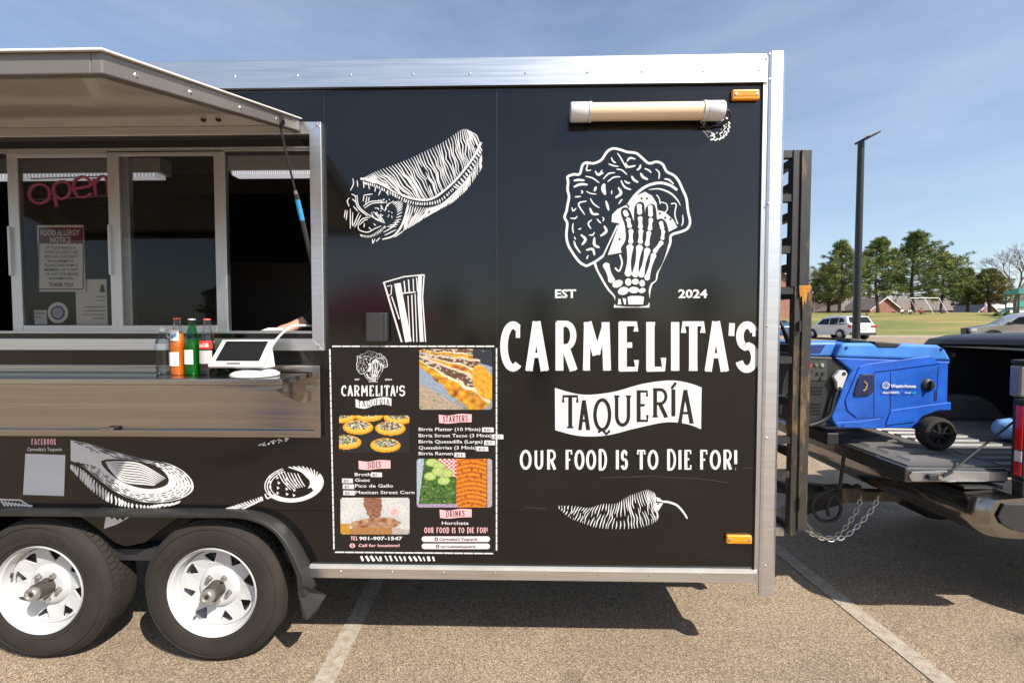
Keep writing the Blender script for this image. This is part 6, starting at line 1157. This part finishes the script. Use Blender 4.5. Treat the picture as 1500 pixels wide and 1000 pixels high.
def pine(label, px, Y, ytop, v, group='pine trees in the park', rz=0):
    p = spot(px, Y); p.z -= .15; h = at(px, ytop, Y=Y).z-p.z
    if v not in PV:
        sd, hh, rd, mats, ln = {'a': (5, 12, 3.9, [pineg, pinel], .1), 'b': (9, 12, 4.3, [pineg, pinel], .25), 'c': (14, 9, 3.1, [pineg, pineo], 0), 'd': (21, 8, 3.4, [pineo, pinel], 0)}[v]
        tr, cr, mats = pine_mesh(sd, hh, rd, mats, ln); root = thing('pine_tree', label, 'tree', p, group, 0, local=True); tr.build('trunk', bark, root, smooth=True); o = cr.build('crown', mats, root); PV[v] = (root, hh)
    else: root = copy_tree(PV[v][0]); root['label'] = label; root.location = p
    s_ = h/PV[v][1]; root.scale = (s_, s_, s_); root.rotation_euler = (0, 0, rz); return root
pine('medium pine beside the lamp post, above the white suv', 1231, 78, 357, 'a'); pine('tall narrow pine between the lamp post and the swing set', 1284, 80, 352, 'a', rz=2.1)
pine('tallest and broadest pine, right behind the swing set', 1336, 80, 343, 'b'); pine('shorter pine at the swing set\'s right end', 1379, 84, 372, 'b', rz=3.6)
pine('small dark pine in front of the blue-roofed house', 1415, 86, 396, 'c'); pine('rounded olive-brown evergreen beside the bare tree', 1447, 84, 397, 'd', 'evergreens'); 
pine('brown half-bare cedar left of the lamp post', 1212, 92, 392, 'd', 'evergreens', 1.2)
def bare_mesh(seed, h, spread, depth=6, w0=.24):
    r_ = random.Random(seed); m = MB()
    def grow(p, d, ln, w_, k):
        mid = p+d*ln*.5+Vector((r_.gauss(0, .03), r_.gauss(0, .03), 0))*ln; e = p+d*ln+Vector((r_.gauss(0, .04), r_.gauss(0, .04), 0))*ln; m.tube([p, mid, e], [w_, w_*.85, w_*.68], 5 if k > 3 else 3, caps=False)
        if k == 0: return
        nb_ = 3 if k > 1 else 4
        for i in range(nb_):
            a = r_.uniform(0, 2*pi); tl = r_.uniform(.25, .62)*spread; ax = d.orthogonal().normalized(); ax = Matrix.Rotation(a, 3, d) @ ax; nd = (d*cos(tl)+ax*sin(tl)+Vector((0, 0, .12))).normalized(); grow(e if i else e, nd, ln*r_.uniform(.62, .86), w_*.6, k-1)
    grow(Vector((0, 0, 0)), Vector((0, 0, 1)), h*.24, w0, depth); return m
twig = M('twig_bark', (.16, .12, .10), .9, var=.3, vs=4)
BR = {}
def bare(label, px, Y, ytop, seed=1, rz=0, sp=1.0, mt=None):
    p = spot(px, Y); p.z -= .1; h = at(px, ytop, Y=Y).z-p.z
    if seed not in BR:
        root = thing('bare_tree', label, 'tree', p, 'bare trees', 0, local=True); m = bare_mesh(seed, 10, sp); zt = max(v[2] for v in m.v); k = len(m.v); o = m.build('branches', mt or twig, root, smooth=True); BR[seed] = (root, zt)
    else: root = copy_tree(BR[seed][0]); root['label'] = label; root.location = p
    s_ = h/BR[seed][1]; root.scale = (s_, s_, s_); root.rotation_euler = (0, 0, rz)
bare('leafless wide tree beside the green playground', 1487, 72, 352, 1, .4, 1.1); bare('leafless tree behind the tongue rack', 1158, 88, 372, 2); bare('faint leafless tree rising behind the tallest pine', 1404, 125, 382, 2, 2.0); bare('leafless tree left of the brown cedar', 1192, 105, 385, 1, 2.5)
# far wood: one mass of bare trunks and twigs
fw = MB()
for i in range(230):
    Y = rb.uniform(135, 185); px = rb.uniform(1080, 1620); x = at(px, 470, Y=Y).x; z0 = 3.0; h = rb.uniform(7, 11.5)*(Y/150)
    for k in range(46):
        a = Vector((x+rb.gauss(0, .2), Y+rb.gauss(0, .2), z0+h*rb.uniform(0, .7) if k else z0)); d = Vector((rb.gauss(0, .42), rb.gauss(0, .42), 1)).normalized(); ln = h*(.95 if k == 0 else rb.uniform(.15, .36)); b = a+d*ln; w_ = .17 if k == 0 else .10; sd = Vector((w_, 0, 0)); fw.add([a-sd, a+sd, b+sd*.3, b-sd*.3], [(0, 1, 2, 3)])
tag(fw.build('far_wood', M('far_twigs', (.20, .15, .12), .95, var=.3, vs=.2), None, origin=False), 'brown leafless wood behind the houses', 'wood', kind='stuff')
# houses
brick = M('brick', (.30, .14, .10), .85, var=.25, vs=2.5, bump=.3, bs=12, dist=.02); shingle = M('shingle', (.16, .13, .11), .9, var=.25, vs=3, bump=.3, bs=14, dist=.02); shingb = M('shingle_blue', (.05, .06, .08), .8, var=.2, vs=3); trim = M('trim_white', (.72, .70, .66), .5); siding = M('siding_white', (.70, .69, .67), .6, var=.05)
def house(label, px, Y, wd, dp, eave, ridge, wallm, roofm, gable=True, zoff=-.9, rz=0):
    p = spot(px, Y); p.z += zoff; root = thing('house', label, 'house', p, 'houses beyond the park', rz, local=True); w2, d2 = wd/2, dp/2
    m = MB(); m.box(-w2, w2, -d2, d2, -1, eave); m.build('wall', wallm, root)
    o_ = .4
    if gable:       # gable faces the viewer
        m = MB(); m.prism([(-w2, eave), (w2, eave), (0, ridge-.12)], -d2+.01, d2-.01); m.build('gable', wallm, root)
        m = MB(); th_ = .14
        for s_ in (-1, 1): m.prism([(0, ridge), (s_*(w2+o_), eave-.25), (s_*(w2+o_), eave-.25+th_), (0, ridge+th_)], -d2-o_, d2+o_)
        m.build('roof', roofm, root, fix=True)
        m = MB()
        for s_ in (-1, 1): m.prism([(0, ridge-.22), (s_*(w2+o_), eave-.47), (s_*(w2+o_), eave-.24), (0, ridge+.01)], -d2-o_-.05, -d2-o_-.002)
        m.build('barge_board', trim, root, fix=True)
    else:
        m = MB(); q = w2-d2*.9; m.add([(-w2-o_, -d2-o_, eave-.1), (w2+o_, -d2-o_, eave-.1), (w2+o_, d2+o_, eave-.1), (-w2-o_, d2+o_, eave-.1), (-q, 0, ridge), (q, 0, ridge)], [(0, 1, 5, 4), (1, 2, 5), (2, 3, 4, 5), (3, 0, 4), (3, 2, 1, 0)]); m.build('roof', roofm, root)
    for x in [-w2*.55, w2*.55] if wd > 5.5 else [0]:
        m = MB(); m.box(x-.5, x+.5, -d2-.03, -d2-.002, eave-1.9, eave-.6); wn = m.build('window', glassd, root); m = MB(); m.box(x-.58, x+.58, -d2-.05, -d2-.031, eave-2.0, eave-1.9); m.build('sill', trim, wn)
house('brick house with a white-edged gable behind the white suv', 1274, 108, 6.5, 9, 2.5, 5.2, brick, shingle); house('low wide house roof left of the white-edged gable', 1245, 116, 13, 9, 2.5, 5.0, brick, shingle, False)
house('long brown hipped roof behind the swing set', 1345, 120, 20, 10, 2.6, 5.8, brick, shingle, False); house('small brick gable with blue-grey roof beyond the swings', 1424, 112, 4.6, 7, 2.0, 4.2, brick, shingb); house('dark blue-grey roof beside the small brick gable', 1405, 118, 9, 9, 2.2, 4.8, brick, shingb, False)
house('white low building behind the bare tree', 1470, 128, 15, 10, 3.6, 5.0, siding, trim, False); house('tall brick house seen through the tongue rack', 1114, 66, 7, 9, 4.2, 6.0, brick, shingle, zoff=0)
# swing set
p = spot(1353, 69); SW = thing('swing_set', 'pale metal swing frame standing on the grass hill', 'swing set', p); galv2 = M('pale_steel', (.52, .53, .52), .4, .5); zt = p.z+2.25
one('top_bar', galv2, SW, 'tube', [(p.x-2.1, p.y, zt), (p.x+2.1, p.y, zt)], .045, 8)
for dx in (-2.1, 0, 2.1):
    for s_ in (-1, 1): one('leg', galv2, SW, 'tube', [(p.x+dx, p.y, zt), (p.x+dx+(.5 if dx >= 0 else .4), p.y+s_*1.0, p.z-.05)], .035, 8)
for dx in (-1.3, -.6, .8, 1.5):
    for s_ in (-.2, .2): one('swing_chain', M('chain_dark', (.1, .1, .1), .5, .5), SW, 'tube', [(p.x+dx+s_, p.y, zt), (p.x+dx+s_, p.y, p.z+.5)], .012, 5)
    one('swing_seat', plastic, SW, 'box', p.x+dx-.24, p.x+dx+.24, p.y-.1, p.y+.1, p.z+.46, p.z+.5)
# people in the park
wht = cloth('white', (.72, .71, .70)); nav = cloth('navy', (.03, .04, .10)); lil = cloth('lilac', (.48, .33, .55)); redc = cloth('red', (.45, .06, .03)); grn = cloth('green', (.05, .13, .08)); drk = cloth('dark', (.025, .025, .03))
hair2 = M('hair_black', (.015, .012, .01), .6)
for px, Y, J, sh_, pn_, lb in ((1320, 67, SIT, wht, grn, 'person in white sitting on the grass, farthest from the swings'), (1332, 66, SIT, wht, drk, 'person in a white shirt sitting by the swing frame leg'), (1348, 66, SIT, redc, drk, 'person in red sitting under the swing frame'), (1379, 67, SIT, nav, nav, 'person in navy sitting at the end of the swing set'), (1443, 68, STAND, lil, lil, 'person in lilac top and shorts standing on the grass'), (1436, 70, SIT, cloth('pinkish', (.5, .3, .32)), drk, 'child in pink beside the person in lilac'), (1270, 43, STAND, redc, redc, 'person in red walking behind the white suv')):
    q = spot(px, Y); s_ = person(lb, q, rb.uniform(-.6, .6), J, sh_, pn_, hair2, 1)
    if 'child' in lb: s_.scale = (.7, .7, .7)
# playground
p = spot(1500, 62); PG = thing('playground', 'green playground frame with posts, deck and roof', 'playground', p); pgm = M('play_green', (.02, .13, .09), .4, var=.1); pgl = M('play_light', (.06, .30, .22), .4)
for dx in (-1.6, 0, 1.6, 3.2):
    for dy in (-.8, .8): one('post', pgm, PG, 'tube', [(p.x+dx, p.y+dy, p.z-.1), (p.x+dx, p.y+dy, p.z+(3.1 if dx < 1 else 2.3))], .08, 8)
one('deck', pgl, PG, 'box', p.x-1.6, p.x+3.2, p.y-.8, p.y+.8, p.z+1.1, p.z+1.2); one('barrier', pgl, PG, 'box', p.x-1.55, p.x+3.1, p.y-.86, p.y-.8, p.z+1.2, p.z+1.95)
m = MB(); m.add([(p.x-2.0, p.y-1.1, p.z+2.9), (p.x+.4, p.y-1.1, p.z+2.9), (p.x+.4, p.y+1.1, p.z+2.9), (p.x-2.0, p.y+1.1, p.z+2.9), (p.x-.8, p.y, p.z+3.8)], [(0, 1, 4), (1, 2, 4), (2, 3, 4), (3, 0, 4), (3, 2, 1, 0)]); m.build('roof', pgm, PG)
m = MB(); m.add([(p.x-1.7, p.y-.35, p.z+1.15), (p.x-1.7, p.y+.35, p.z+1.15), (p.x-4.0, p.y+.35, p.z+.15), (p.x-4.0, p.y-.35, p.z+.15)], [(0, 1, 2, 3)]); o = m.build('slide', pgm, PG); md = o.modifiers.new('s', 'SOLIDIFY'); md.thickness = .08
for q in range(3):
    x = p.x-3.2-q*1.1; m = MB(); m.lathe([(.0001, .5), (.3, .42), (.45, .2), (.5, 0)], (x, p.y-2, p.z-.05), 'z', 14); tag(m.build('shrub', leafm('shrub_green', (.03, .07, .02)), None, smooth=True), ['low round dark shrub nearest the playground slide', 'low round dark shrub in the middle of the slide\'s row', 'low round dark shrub farthest from the slide'][q], 'shrub')
# unseen pines, tent and lamp post added across the lot to fill the reflections
for i, (x, y, v) in enumerate(((-50, -95, 'a'), (-34, -98, 'b'), (-16, -96, 'a'), (4, -99, 'b'), (22, -95, 'a'), (40, -98, 'b'), (58, -96, 'a'), (-68, -97, 'b'))):
    r_ = copy_tree(PV[v][0]); r_.location = (x, y, 0); r_['label'] = 'unseen pine added across the lot, darkening the reflection in the window glass'; r_['group'] = 'pines added for the reflections'; s_ = rb.uniform(.7, 1); r_.scale = (s_, s_, s_); r_.rotation_euler = (0, 0, i)
TN = thing('reflection_tent', 'unseen pink canopy tent, added across the lot to reflect in the window', 'tent', (-4.5, -9, 0)); pk = M('tent_pink', (.55, .05, .16), .7)  # tent stands out of view, added for its pink reflection
for dx in (-1.5, 1.5):
    for dy in (-1.5, 1.5): one('leg', alu_d, TN, 'box', -4.5+dx-.02, -4.5+dx+.02, -9+dy-.02, -9+dy+.02, 0, 2.1)
m = MB(); m.add([(-6.05, -10.55, 2.05), (-2.95, -10.55, 2.05), (-2.95, -7.45, 2.05), (-6.05, -7.45, 2.05), (-4.5, -9, 3.1)], [(0, 1, 4), (1, 2, 4), (2, 3, 4), (3, 0, 4)]); m.build('canopy', pk, TN)
m = MB()
for (x0, y0, x1, y1) in ((-6.05, -10.55, -2.95, -10.55), (-2.95, -10.55, -2.95, -7.45), (-2.95, -7.45, -6.05, -7.45), (-6.05, -7.45, -6.05, -10.55)): m.add([(x0, y0, 2.05), (x1, y1, 2.05), (x1, y1, 1.75), (x0, y0, 1.75)], [(0, 1, 2, 3)])
m.build('valance', pk, TN)

l2_ = copy_tree(LP); l2_.location = (-.85, -15, -.05); l2_['label'] = 'unseen second lamp post, added across the lot to reflect in the black trailer side'  # lamp post copy added out of view, only for its reflection
